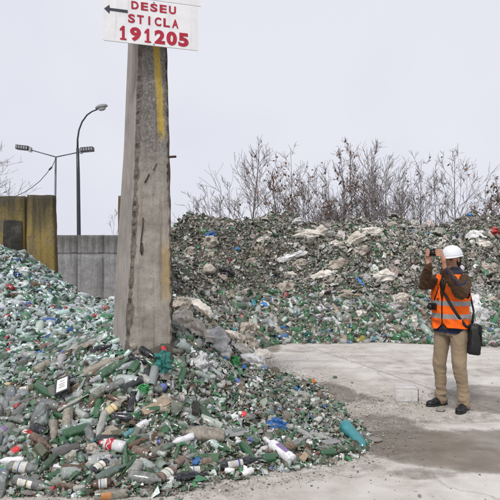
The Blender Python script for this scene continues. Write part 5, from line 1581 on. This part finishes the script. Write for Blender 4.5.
# ------------------------------------------------------------------ the man photographing the heap
MC = Vector((2.28, 5.68, 0))
fd = Vector((-.79, -.62, 0)).normalized(); ld = Vector((-fd.y, fd.x, 0))
def P(a, b, z): return MC + fd * a + ld * b + Vector((0, 0, z))
Y3 = Matrix((fd, ld, Vector((0, 0, 1)))).transposed()
def ell(bm, c, rad, rot=None, seg=14):
    r_ = bmesh.ops.create_uvsphere(bm, u_segments=seg, v_segments=seg // 2 + 2, radius=1)
    Mx = (rot or Matrix.Identity(3))
    for v in r_['verts']: v.co = Mx @ Vector((v.co.x * rad[0], v.co.y * rad[1], v.co.z * rad[2])) + Vector(c)
def limbs(bm, pts, radii, n=12):
    pts = [Vector(p) for p in pts]
    P_, R_ = [], []
    for i in range(len(pts) - 1):
        for k in range(4):
            u = k / 4; P_.append(pts[i].lerp(pts[i + 1], u)); R_.append(radii[i] * (1 - u) + radii[i + 1] * u)
    P_.append(pts[-1]); R_.append(radii[-1])
    tube(bm, P_, R_, n)
    for p, r in zip(pts, radii): ell(bm, p, (r, r, r), seg=10)
def loft(bm, rings, n=28, M3=None, centre=None):
    """rings: (z, a radius, b radius, a offset, b offset) in the body frame"""
    prev = None; first = None
    for z, ra, rb, oa, ob in rings:
        vs = []
        for k in range(n):
            t_ = 2 * math.pi * k / n; c, s_ = math.cos(t_), math.sin(t_)
            e = 2.3
            cc = math.copysign(abs(c) ** (2 / e), c); ss = math.copysign(abs(s_) ** (2 / e), s_)
            vs.append(bm.verts.new(P(oa + ra * cc, ob + rb * ss, z)))
        if prev:
            for k in range(n): bm.faces.new((prev[k], prev[(k + 1) % n], vs[(k + 1) % n], vs[k]))
        else: first = vs
        prev = vs
    bm.faces.new(first[::-1]); bm.faces.new(prev)
def voxel(name, bm, vox, smooth=4, disp=None):
    me = bpy.data.meshes.new(name); bmesh.ops.recalc_face_normals(bm, faces=bm.faces); bm.to_mesh(me); bm.free()
    o = bpy.data.objects.new('tmp', me); COL.objects.link(o)
    m1 = o.modifiers.new('r', 'REMESH'); m1.mode = 'VOXEL'; m1.voxel_size = vox
    m2 = o.modifiers.new('s', 'SMOOTH'); m2.factor = .5; m2.iterations = smooth
    dg = bpy.context.evaluated_depsgraph_get()
    out = bpy.data.meshes.new_from_object(o.evaluated_get(dg)); bpy.data.objects.remove(o)
    if disp:
        ns = [v.normal.copy() for v in out.vertices]
        for v, n_ in zip(out.vertices, ns): v.co = v.co + n_ * disp(v.co)
    out.name = name
    return out
ROOT = MC.copy()
def rebase(me):
    me.transform(Matrix.Translation(-ROOT)); return me

# joints
RS, LS = P(0, -.17, 1.435), P(0, .17, 1.435)
RE, RW = Vector((1.943, 5.60, 1.40)), Vector((1.951, 5.45, 1.606))
LE, LW = Vector((2.262, 5.37, 1.315)), Vector((2.092, 5.375, 1.565))
HD = Vector((2.280, 5.655, 1.690))
hf = Vector((-.76, -.65, 0)).normalized(); hl = Vector((-hf.y, hf.x, 0)); H3 = Matrix((hf, hl, Vector((0, 0, 1)))).transposed()
def HP(a, b, z): return HD + hf * a + hl * b + Vector((0, 0, z))
CAM = Vector((1.988, 5.385, 1.750)); cf = Vector((-.80, -.60, 0)).normalized(); cl = Vector((-cf.y, cf.x, 0))
def CP(a, b, z): return CAM + cf * a + cl * b + Vector((0, 0, z))
RH, LH = P(0, -.095, .93), P(0, .095, .93)
RK, LK = P(.03, -.12, .49), P(.035, .125, .48)
RA, LA = P(-.01, -.125, .08), P(-.01, .155, .08)

# skin: one continuous body
bm = bmesh.new()
loft(bm, [(.86, .09, .15, 0, 0), (1.0, .095, .14, 0, 0), (1.15, .10, .14, 0, 0), (1.32, .10, .155, 0, 0), (1.44, .075, .15, -.01, 0), (1.50, .06, .10, -.01, 0)])
limbs(bm, [P(-.01, 0, 1.46), HD + Vector((0.01, 0, -.10))], [.062, .058])
limbs(bm, [RS, RE, RW], [.04, .042, .030]); limbs(bm, [LS, LE, LW], [.04, .042, .030])
limbs(bm, [RH, RK, RA], [.085, .055, .036]); limbs(bm, [LH, LK, LA], [.085, .055, .036])
ell(bm, RA + Vector((-.93, -.36, 0)) * .03 + Vector((0, 0, -.035)), (.045, .03, .022), Y3); ell(bm, LA + Vector((-.66, -.75, 0)) * .03 + Vector((0, 0, -.035)), (.045, .03, .022), Y3)
# head
ell(bm, HP(-.012, 0, .03), (.098, .078, .098), H3, 20)
ell(bm, HP(.018, 0, -.045), (.072, .060, .075), H3, 18)
ell(bm, HP(.062, 0, -.092), (.026, .030, .022), H3)          # chin
ell(bm, HP(.080, 0, .008), (.013, .052, .011), H3)           # brow
ell(bm, HP(.094, 0, -.030), (.020, .015, .013), H3)          # nose tip
limbs(bm, [HP(.082, 0, .008), HP(.100, 0, -.028)], [.009, .0125], 8)
ell(bm, HP(.080, 0, -.060), (.014, .024, .007), H3); ell(bm, HP(.078, 0, -.071), (.013, .021, .007), H3)   # lips
for s_ in (-1, 1):
    ell(bm, HP(.050, s_ * .042, -.030), (.026, .020, .022), H3)     # cheek
    ell(bm, HP(-.008, s_ * .078, -.015), (.020, .009, .032), H3)    # ear
# hands: palm fans from the wrist to the knuckles, fingers bend round the camera body
def hand(wrist, side):
    ks = []; of_ = .084 if side < 0 else .074
    for i in range(4):
        zz = .026 - i * .0195
        k = CP(.002 - .004 * abs(i - 1), side * (.090 if side < 0 else .078), zz - .004); ks.append(k)
        limbs(bm, [wrist, wrist.lerp(k, .5) + cl * side * .010, k], [.027, .020, .0135], 8)
        Lf = (.9, 1.0, .95, .78)[i]
        a1 = CP(.026, side * of_, zz); a2 = CP(.036, side * (of_ - .024 * Lf), zz + .002); a3 = CP(.032, side * (of_ - .046 * Lf), zz + .005)
        limbs(bm, [k, a1, a2, a3], [.0108, .0098, .0088, .0076], 8)
    ell(bm, wrist.lerp(CP(0, side * .088, -.004), .62), (.018, .036, .042), Matrix((cf, cl, Vector((0, 0, 1)))).transposed())
    th0 = wrist.lerp(ks[1], .45) + cl * (-side) * .012 - cf * .012
    limbs(bm, [th0, CP(-.030, side * .060, -.030), CP(-.029, side * .046, -.006)], [.014, .0115, .009], 8)
hand(RW, -1); hand(LW, 1)
skin_me = rebase(voxel('body', bm, .0042, 3))
t = NT('skin'); n = t.noise(9, 5); 
x_, y_, z_ = t.xyz()
c = t.ramp(n, (.3, (.42, .215, .14)), (.7, (.52, .285, .195)))
jaw = t.math('MULTIPLY', t.band(z_, 1.56, 1.665, .012), t.ramp(t.noise(90, 3), (.35, .35), (.6, .7)))
xj = t.band(x_, -.3, .2, .02)
c = t.mix(t.math('MULTIPLY', t.math('MULTIPLY', jaw, .75), t.band(x_, -.14, .2, .01)), c, (.13, .075, .05))
p_ = t.pbr(c, .5, t.bump(n, .05, .002), 0, .4); p_.inputs['Subsurface Weight'].default_value = .08; p_.inputs['Subsurface Radius'].default_value = (.02, .008, .004)
man = link('person', skin_me, t.m); man.location = ROOT
tag(man, 'man in white hard hat and orange safety vest, holding up a camera with both hands', 'person')
M['skin'] = t.m
# eyes
bm = bmesh.new()
for s_ in (-1, 1): ell(bm, HP(.077, s_ * .031, -.016), (.010, .013, .0075), H3, 10); limbs(bm, [HP(.088, s_ * .016, .004), HP(.080, s_ * .046, .004)], [.0045, .003], 6)
link('eyes', rebase(bm_mesh('eyes', bm)), plain('eye_dark', (.05, .035, .03), .15), man)

def fabric(name, c, nscale=60, var=.25, rough=.95, bumpn=.4, sheen=.1, fold=True):
    t = NT(name); n = t.noise(nscale, 4, .6); n2 = t.noise(6, 5, .6)
    cc = t.ramp(t.mix(.5, n, n2), (.35, tuple(x * (1 - var) for x in c)), (.65, tuple(min(1, x * (1 + var)) for x in c)))
    t.pbr(cc, rough, t.bump(t.mix(.6, n2, n), bumpn, .012), 0, .2, sheen=sheen); return t.m
mat_trouser = fabric('khaki_cotton', (.27, .205, .135), 120, .18)
mat_fleece = fabric('brown_fleece', (.062, .032, .014), 45, .45, bumpn=.8)
mat_navy = fabric('navy_cloth', (.012, .018, .055), 60, .3)
mat_blk = plain('black_nylon', (.012, .012, .013), .55, nscale=60, var=.3)
mat_shoe = plain('black_shoe_leather', (.012, .012, .013), .45, nscale=60, var=.3)

# trousers
bm = bmesh.new()
loft(bm, [(.83, .125, .165, -.005, 0), (.90, .135, .182, -.008, 0), (.97, .13, .175, -.005, 0), (1.04, .12, .165, 0, 0)])
limbs(bm, [P(-.005, -.092, .90), RK, P(0, -.124, .26), RA + Vector((0, 0, -.015))], [.101, .071, .062, .062], 18)
limbs(bm, [P(-.005, .092, .90), LK, P(0, .145, .26), LA + Vector((0, 0, -.015))], [.101, .071, .062, .062], 18)
def dtr(co):
    z = co.z; sd_ = 1 if (co - MC).dot(ld) > 0 else -1
    k = .003 + .010 * math.exp(-((z - .13) / .10) ** 2) + .007 * math.exp(-((z - .46) / .11) ** 2) + .006 * math.exp(-((z - .86) / .08) ** 2)
    q = Vector((co.x * 9 + sd_ * 5, co.y * 9, (z + .35 * sd_ * (co - MC).dot(fd) + .25 * (co - MC).dot(ld)) * (17 + 5 * noise.noise(co * 3))))
    return k * (1 - 2.2 * abs(noise.noise(q))) + .007 * noise.noise(co * 8 + Vector((sd_, 0, 0)))
link('trousers', rebase(voxel('trousers', bm, .009, 3, dtr)), mat_trouser, man)
tb_me = bpy.data.objects['trousers'].data
tb = BVHTree.FromPolygons([(v.co + ROOT)[:] for v in tb_me.vertices], [p.vertices[:] for p in tb_me.polygons])
bm = bmesh.new()
for pts_ in ([P(.05 - .02 * k, .8, .93 - k * .045) for k in range(19)],):
    ln_ = []
    for q in pts_:
        h_ = tb.ray_cast(q, -ld)
        if h_[0] is not None: ln_.append(h_[0] + h_[1] * .001)
    if len(ln_) > 3: tube(bm, ln_, .0022, 5)
link('side_seam', rebase(bm_mesh('side_seam', bm)), mat_trouser, bpy.data.objects['trousers'])
# shirt tail below the vest
bm = bmesh.new()
loft(bm, [(.845, .137, .178, .004, -.01), (.90, .146, .192, 0, 0), (1.0, .135, .18, 0, 0)])
me = voxel('shirt_tail', bm, .010, 3, lambda co: .006 * noise.noise(co * 14))
b2 = bmesh.new(); b2.from_mesh(me)
bmesh.ops.delete(b2, geom=[v for v in b2.verts if v.co.z < .852 + .03 * abs(noise.noise(v.co * 11)) or (v.co - MC).dot(fd) < -.0 or v.co.z > .97], context='VERTS'); b2.to_mesh(me); b2.free()
link('shirt', rebase(me), mat_navy, man)
# jacket
bm = bmesh.new()
loft(bm, [(.90, .148, .190, 0, 0), (1.0, .140, .182, 0, 0), (1.15, .142, .182, .005, 0), (1.30, .150, .195, .005, 0), (1.40, .145, .20, 0, 0), (1.47, .11, .185, -.01, 0), (1.51, .075, .11, -.012, 0), (1.54, .062, .075, -.012, 0)])
limbs(bm, [P(0, -.155, 1.43), RS.lerp(RE, .5) + Vector((0, 0, -.006)), RE, RE.lerp(RW, .6), RW.lerp(RE, .02)], [.082, .070, .066, .054, .045], 18)
limbs(bm, [P(0, .155, 1.43), LS.lerp(LE, .5) + Vector((0, 0, -.006)), LE, LE.lerp(LW, .6), LW.lerp(LE, .02)], [.084, .075, .070, .056, .046], 18)
jk = voxel('jacket', bm, .0085, 3, lambda co: .012 * (.4 - abs(noise.noise(Vector((co.x * 12 + co.z * 9, co.y * 12, co.z * 18))) * 1.8)) + .005 * noise.noise(co * 35))
def bvh(me): return BVHTree.FromPolygons([v.co[:] for v in me.vertices], [p.vertices[:] for p in me.polygons])
jb = bvh(jk)
link('jacket', rebase(jk), mat_fleece, man)
# vest: shell over the jacket, open at neck, arms and hem
bm = bmesh.new()
loft(bm, [(.84, .172, .212, .004, 0), (.90, .172, .212, .004, 0), (1.0, .168, .204, .004, 0), (1.15, .168, .203, .01, 0), (1.30, .176, .216, .01, 0), (1.40, .168, .219, 0, 0), (1.47, .134, .206, -.01, 0), (1.52, .10, .135, -.015, 0), (1.56, .085, .10, -.015, 0)])
vs_me = voxel('vest', bm, .0065, 4, lambda co: .012 * noise.noise(Vector((co.x * 8, co.y * 8, co.z * 9))) + .012 * (.5 - abs(noise.noise(Vector((co.x * 13 + co.z * 5, co.y * 13, co.z * 9))) * 2)))
b2 = bmesh.new(); b2.from_mesh(vs_me); kill = []
for v in b2.verts:
    q = v.co - MC; a_, b_, z = q.dot(fd), q.dot(ld), v.co.z
    hem = .905 + .012 * math.sin(b_ * 14)
    if z < hem or z > 1.515: kill.append(v); continue
    if a_ > 0 and abs(b_) < .007 + max(0, (z - 1.24) / .27) * .052: kill.append(v); continue                 # front opening, wider at the neck
    if a_ > 0 and z < .96 and abs(b_) < .012 + (.96 - z) * .9: kill.append(v); continue                          # hem curves away at the front
    if abs(b_) > .15 and ((z - 1.375) / .125) ** 2 + ((a_ - .01) / .115) ** 2 < 1: kill.append(v)               # armholes
bmesh.ops.delete(b2, geom=kill, context='VERTS')
for it_ in range(14):
    mv_ = {}
    for v in b2.verts:
        bn = [e_.other_vert(v) for e_ in v.link_edges if e_.is_boundary]
        if len(bn) == 2: mv_[v] = v.co * .4 + (bn[0].co + bn[1].co) * .3
    for v, c_ in mv_.items(): v.co = c_
b2.to_mesh(vs_me); b2.free()
vb = bvh(vs_me)
class Both:
    def ray_cast(s_, o_, d_):
        h1 = vb.ray_cast(o_, d_); h2 = jb.ray_cast(o_, d_)
        if h1[0] is None: return h2
        if h2[0] is None: return h1
        return h1 if (h1[0] - o_).length < (h2[0] - o_).length + .02 else h2
both = Both()
t = NT('fluorescent_orange_vest'); x_, y_, z_ = t.xyz(); n = t.noise(7, 5); n2 = t.noise(220, 2)
bnd = t.math('MAXIMUM', t.band(z_, 1.165, 1.218, .002), t.band(z_, 1.020, 1.073, .002))
c = t.mix(t.ramp(n, (.35, 0.0), (.7, 1.0)), (.78, .10, .008), (.95, .155, .012))
c = t.mix(bnd, c, (.27, .265, .27))
t.pbr(c, t.ramp(bnd, (0, .85), (1, .4)), t.bump(n, .35, .02), 0, .25)
vo_ = link('vest', rebase(vs_me), t.m, man)
so = vo_.modifiers.new('thick', 'SOLIDIFY'); so.thickness = .006; so.offset = -1
# scarf
bm = bmesh.new()
pts = []
for k in range(13):
    a_ = 2 * math.pi * k / 12; pts.append(P(-.012 + .088 * math.cos(a_), .092 * math.sin(a_), 1.535 + .018 * math.cos(a_ + 2.6)))
limbs(bm, pts, [.036] * 13, 10)
pts = [P(-.012 + .075 * math.cos(2 * math.pi * k / 12), .080 * math.sin(2 * math.pi * k / 12), 1.573) for k in range(13)]
limbs(bm, pts, [.028] * 13, 10)
link('scarf', rebase(voxel('scarf', bm, .009, 2, lambda co: .008 * noise.noise(co * 26))), fabric('slate_scarf', (.028, .033, .048), 60, .35), man)
# hair
bm = bmesh.new()
ell(bm, HP(-.042, 0, .010), (.078, .088, .090), H3, 18); ell(bm, HP(-.066, 0, -.050), (.058, .080, .062), H3, 16)
link('hair', rebase(voxel('hair', bm, .007, 2, lambda co: .006 * noise.noise(co * 50))), plain('dark_hair', (.018, .014, .012), .8, nscale=90, var=.4), man)
# hard hat
bm = bmesh.new(); tilt = Matrix.Rotation(R(6), 3, hl)
NR_, NS_ = 36, 12; prev = None; rows_ = []
for j in range(NS_ + 1):
    v = j / NS_; zz = math.sin(v * math.pi / 2); rr = math.cos(v * math.pi / 2) ** .82 if j < NS_ else 0
    if rr <= 1e-6: rows_.append([bm.verts.new(HP(0, 0, .032) + tilt @ Vector((0, 0, .118)))]); continue
    row = []
    for k in range(NR_):
        a_ = 2 * math.pi * k / NR_; ridge = .006 * math.exp(-(math.sin(a_) / .16) ** 2) * zz
        q = hf * (.132 * rr * math.cos(a_)) + hl * (.110 * rr * math.sin(a_)) + Vector((0, 0, .116 * zz + ridge)) 
        row.append(bm.verts.new(HP(-.008, 0, .032) + tilt @ q))
    rows_.append(row)
for a_, b_ in zip(rows_, rows_[1:]):
    for k in range(NR_):
        if len(b_) == 1: bm.faces.new((a_[k], a_[(k + 1) % NR_], b_[0]))
        else: bm.faces.new((a_[k], a_[(k + 1) % NR_], b_[(k + 1) % NR_], b_[k]))
mat_hat = plain('white_helmet_plastic', (.70, .72, .74), .3, nscale=12, var=.05, bumpn=.02, coat=.3)
hh = link('hard_hat', rebase(bm_mesh('hard_hat', bm)), mat_hat, man)
so = hh.modifiers.new('thick', 'SOLIDIFY'); so.thickness = .004; so.offset = -1
bm = bmesh.new(); inn = []; out_ = []; out2 = []
for k in range(NR_):
    a_ = 2 * math.pi * k / NR_; fr = max(0, math.cos(a_)) ** 2
    w_ = .010 + .034 * fr
    def bp(r_, dz): return HP(-.008, 0, .032) + tilt @ (hf * ((.132 + r_) * math.cos(a_)) + hl * ((.110 + r_) * math.sin(a_)) + Vector((0, 0, dz)))
    inn.append(bm.verts.new(bp(-.001, 0.004))); out_.append(bm.verts.new(bp(w_, -.006 - .008 * fr))); out2.append(bm.verts.new(bp(w_ - .002, -.011 - .008 * fr)))
for k in range(NR_):
    j = (k + 1) % NR_; bm.faces.new((inn[k], inn[j], out_[j], out_[k])); bm.faces.new((out_[k], out_[j], out2[j], out2[k]))
br = link('brim', rebase(bm_mesh('brim', bm)), mat_hat, hh)
so = br.modifiers.new('thick', 'SOLIDIFY'); so.thickness = .003
# shoes
def shoe(ank, d):
    d = Vector(d).normalized(); s_ = Vector((-d.y, d.x, 0)); D3 = Matrix((d, s_, Vector((0, 0, 1)))).transposed()
    b = Vector((ank.x, ank.y, 0))
    bm = bmesh.new()
    ell(bm, b - d * .025 + Vector((0, 0, .048)), (.062, .042, .052), D3); ell(bm, b + d * .055 + Vector((0, 0, .045)), (.085, .044, .045), D3)
    ell(bm, b + d * .135 + Vector((0, 0, .034)), (.070, .048, .034), D3); ell(bm, b - d * .005 + Vector((0, 0, .085)), (.055, .045, .04), D3)
    me = voxel('shoe', bm, .006, 3)
    for v in me.vertices: v.co.z = max(v.co.z, .014)
    sh = link('shoe', rebase(me), mat_shoe, man)
    bm = bmesh.new(); lo_ = []; hi_ = []
    for k in range(32):
        a_ = 2 * math.pi * k / 32; u = math.cos(a_); x = .062 + .150 * u; w_ = .050 * (1 - .22 * math.exp(-((x - .03) / .04) ** 2)) * (.92 if u < -.3 else 1.04)
        q = b + d * x + s_ * (w_ * math.copysign(abs(math.sin(a_)) ** .75, math.sin(a_)))
        lo_.append(bm.verts.new(q + Vector((0, 0, .001)))); hi_.append(bm.verts.new(q + Vector((0, 0, .022))))
    bm.faces.new(lo_[::-1]); bm.faces.new(hi_)
    for k in range(32): bm.faces.new((lo_[k], lo_[(k + 1) % 32], hi_[(k + 1) % 32], hi_[k]))
    link('sole', rebase(bm_mesh('sole', bm)), mat_blk, sh)
shoe(RA, (-.93, -.36, 0)); shoe(LA, (-.66, -.75, 0))
# things cast from the lens onto the cloth give the straps their course over the body
EYEP = Vector((0, 0, EYE))
def course(tree_, pts, off):
    out = []; last = None
    for px, py in pts:
        d = Vector(((px - 250) / F, 1, -(py - HY) / F)).normalized(); h_ = tree_.ray_cast(EYEP, d)
        if h_[0] is None:
            out.append(EYEP + d * (last if last else 5.7)); continue
        last = (h_[0] - EYEP).length; out.append(h_[0] + h_[1] * off)
    return out
def ribbon(bm, pts, w, th=.003, side=None):
    rows_ = []
    for i, p in enumerate(pts):
        d = (pts[min(i + 1, len(pts) - 1)] - pts[max(i - 1, 0)]).normalized(); view = (p - EYEP).normalized()
        s_ = d.cross(view).normalized() * (w / 2)
        rows_.append([bm.verts.new(p - s_ - view * th), bm.verts.new(p + s_ - view * th), bm.verts.new(p + s_ + view * th), bm.verts.new(p - s_ + view * th)])
    for a_, b_ in zip(rows_, rows_[1:]):
        for k in range(4): bm.faces.new((a_[k], a_[(k + 1) % 4], b_[(k + 1) % 4], b_[k]))
    bm.faces.new(rows_[0]); bm.faces.new(rows_[-1][::-1])
bm = bmesh.new()
zz = [(445, 268), (447, 270), (448, 273.5), (451, 275), (452, 279), (455, 280.5), (456.5, 284), (459, 286), (461.5, 284), (463.5, 284.5), (465.5, 281.5), (468, 280.5)]
ribbon(bm, course(jb, zz, .003), .017, .002)
link('sleeve_trim', rebase(bm_mesh('sleeve_trim', bm)), plain('blue_trim', (.010, .016, .07), .8), man)

# shoulder bag and its strap
bc = P(-.05, .232, .80)
bg = empty('shoulder_bag', bc, None); tag(bg, 'black shoulder bag hanging at the hip of the photographing man', 'bag')
B3 = (Matrix.Rotation(math.atan2(fd.y, fd.x) + .75, 4, 'Z'))
bm = bmesh.new(); box(bm, 0, 0, 0, .24, .12, .32)
for v in bm.verts:
    if v.co.z > 0: v.co.x *= .86
bmesh.ops.subdivide_edges(bm, edges=list(bm.edges), cuts=9, use_grid_fill=True)
for v in bm.verts:
    u_ = Vector((v.co.x / .12, v.co.y / .06, v.co.z / .165)); ln_ = (abs(u_.x) ** 5 + abs(u_.y) ** 5 + abs(u_.z) ** 5) ** .2; v.co = v.co / max(ln_, .2); tp_ = (v.co.z + .16) / .32; v.co.x *= 1.04 - .20 * tp_; v.co.y *= 1.15 - .45 * tp_
for v in bm.verts: v.co += Vector((noise.noise(v.co * 16), noise.noise(v.co * 16 + Vector((5, 0, 0))), noise.noise(v.co * 16 + Vector((0, 5, 0))))) * .020
bmesh.ops.transform(bm, matrix=B3, verts=bm.verts)
link('body', bm_mesh('bag_body', bm), mat_blk, bg)
bm = bmesh.new(); box(bm, 0, .064, .05, .205, .014, .22); bmesh.ops.bevel(bm, geom=list(bm.edges), offset=.006, segments=2, affect='EDGES'); bmesh.ops.transform(bm, matrix=B3, verts=bm.verts)
link('flap', bm_mesh('flap', bm), mat_blk, bg)
bm = bmesh.new()
cs = course(both, [(442.2, 275), (442.6, 282), (443.5, 288), (446, 295), (450, 303), (454, 310), (458.5, 317), (463, 323.5), (466, 327)], .010)
cs.append(bc + Vector((-.02, -.03, .15)))
ribbon(bm, [p - bc for p in cs], .030) if False else None
tmp = EYEP.copy(); 
ribbon(bm, cs, .030, .003); bmesh.ops.translate(bm, verts=bm.verts, vec=-bc)
link('strap', bm_mesh('strap', bm), mat_blk, bg)
bm = bmesh.new()
ribbon(bm, [P(.09, -.07, 1.50), P(.02, -.09, 1.545), P(-.06, -.05, 1.555), P(-.14, .04, 1.50), P(-.17, .12, 1.35), P(-.15, .19, 1.1), bc + Vector((.0, .02, .14))], .022, .002); bmesh.ops.translate(bm, verts=bm.verts, vec=-bc)
link('strap', bm_mesh('strap', bm), mat_blk, bg)
# the camera in his hands
cm = empty('camera', CAM, (0, 0, math.atan2(cf.y, cf.x))); tag(cm, 'small black compact camera held up in both hands by the man', 'camera')
mat_cam = plain('black_camera_body', (.012, .012, .014), .4, nscale=60)
bm = bmesh.new(); box(bm, 0, 0, 0, .036, .118, .070); link('body', bm_mesh('camera_body', bm, .006), mat_cam, cm, smooth=False)
bm = bmesh.new(); tube(bm, [(.018, 0, 0), (.052, 0, 0)], [.027, .025], 18); link('lens', bm_mesh('lens', bm), mat_cam, cm)
bm = bmesh.new(); box(bm, 0, .0, .040, .028, .035, .014); link('viewfinder', bm_mesh('viewfinder', bm, .003), mat_cam, cm, smooth=False)
# the second camera on his chest
cc_ = course(vb, [(434.6, 306)], .03)[0]
c2 = empty('camera', cc_, (0, 0, math.atan2(fd.y, fd.x) - .1)); tag(c2, 'black camera hanging on a neck strap against the orange vest', 'camera')
bm = bmesh.new(); box(bm, 0, 0, 0, .045, .095, .075); link('body', bm_mesh('camera_body', bm, .008), mat_cam, c2, smooth=False)
bm = bmesh.new(); tube(bm, [(.02, 0, -.004), (.060, 0, -.004)], [.026, .027], 18); link('lens', bm_mesh('lens', bm), mat_cam, c2)
bm = bmesh.new()
for pp_ in ([(441.5, 276), (440, 284), (437.5, 292), (435, 300)], [(441.8, 279), (440.3, 289), (438.2, 300)]):
    cs = course(both, pp_, .010); ribbon(bm, cs, .012, .002)
bmesh.ops.transform(bm, matrix=(Matrix.Translation(cc_) @ Matrix.Rotation(math.atan2(fd.y, fd.x) - .1, 4, 'Z')).inverted(), verts=bm.verts)
link('strap', bm_mesh('strap', bm), mat_cam, c2)

# ------------------------------------------------------------------ labels of the small things
MARKS = [(148, 300, 'the concrete pillar'), (112, 447, 'the red-labelled soft-drink bottle'), (278, 452, 'the white milk bottle'), (276, 428, 'the large blue bag'), (355, 442, 'the turquoise bottle'), (156, 410, 'the piece of wood'),
         (27, 436, 'the red torn wrapper'), (172, 483, 'the white crumpled paper'), (203, 437, 'the big crushed jug'), (162, 366, 'the turquoise net bag'), (214, 346, 'the large grey bag'), (106, 367, 'the long dust-caked bottle'),
         (133, 404, 'the upright cream-labelled bottle'), (68, 395, 'the dark packet with white label'), (40, 419, 'the big end-on jar'), (36, 486, 'the labelled spirits bottle'), (126, 419, 'the black bottle with white square'),
         (144, 392, 'the crumpled green film'), (233, 364, 'the green crumple on the crest'), (9, 352, 'the red scrap'), (242, 464, 'the black wine bottle'), (146, 481, 'the large clear bottle at the toe'), (110, 437, 'the square beige card'), (200, 365, 'the grey torn bag'),
         (75, 434, 'the bright green broken body'), (193, 414, 'the dark stake'), (39, 355, 'the pale blue scrap')]
def where(px, py, m):
    dx, dy = px - m[0], py - m[1]; r = math.hypot(dx, dy)
    q = 'touching' if r < 7 else 'just' if r < 16 else '' if r < 34 else 'well'
    w = ('right of' if dx > 0 else 'left of') if abs(dx) > 2 * abs(dy) else ('below' if dy > 0 else 'above') if abs(dy) > 2 * abs(dx) else ('below and ' if dy > 0 else 'above and ') + ('right of' if dx > 0 else 'left of')
    if q == 'touching': return 'touching ' + m[2]
    return (q + ' ' + w).strip() + ' ' + m[2]
usedl = {o.get('label') for o in S.objects if o.get('label')}
for it in sorted(ITEMS, key=lambda q: not q[6]):
    o, stem, cat, grp, px, py, fixed = it
    d = o.matrix_world.to_3x3() @ Vector((0, 0, 1)); a = o.location; q0 = px_of(a); q1 = px_of(a + d)
    ang = math.degrees(math.atan2(-(q1[1] - q0[1]), q1[0] - q0[0])); ln = math.hypot(q1[0] - q0[0], q1[1] - q0[1])
    pose = 'seen end-on' if ln < 13 else 'neck to the right' if abs(ang) < 30 else 'neck to the left' if abs(ang) > 150 else ('neck up' if ang > 0 else 'neck down')
    near = sorted(MARKS, key=lambda m: math.hypot(px - m[0], py - m[1]))[:5]
    cand = [stem] if fixed else []
    if cat == 'bottle' and ' with ' in stem and len(stem.split()) > 7: stem = stem.replace('dented plastic bottle', 'plastic bottle').replace(' and ', ', ')
    for m in near: cand += [stem + ' ' + where(px, py, m)]
    for m in near: cand += [stem + ', ' + pose + ', ' + where(px, py, m)]
    for k in (0, 1, 2):
        for j in range(k + 1, 5): cand += [stem + ', between ' + near[k][2] + ' and ' + near[j][2]]
    pick = None
    for c_ in cand:
        if len(c_.replace(',', '').split()) <= 16 and c_ not in usedl: pick = c_; break
    if pick is None:
        for extra in ('slimmer', 'half-buried', 'dustier', 'smaller'):
            c_ = extra + ' ' + cand[-11 if len(cand) > 11 else 0]
            if c_ not in usedl and len(c_.split()) <= 16: pick = c_; break
    pick = pick or ' '.join(cand[0].split()[:16])
    usedl.add(pick); tag(o, pick, cat, grp)
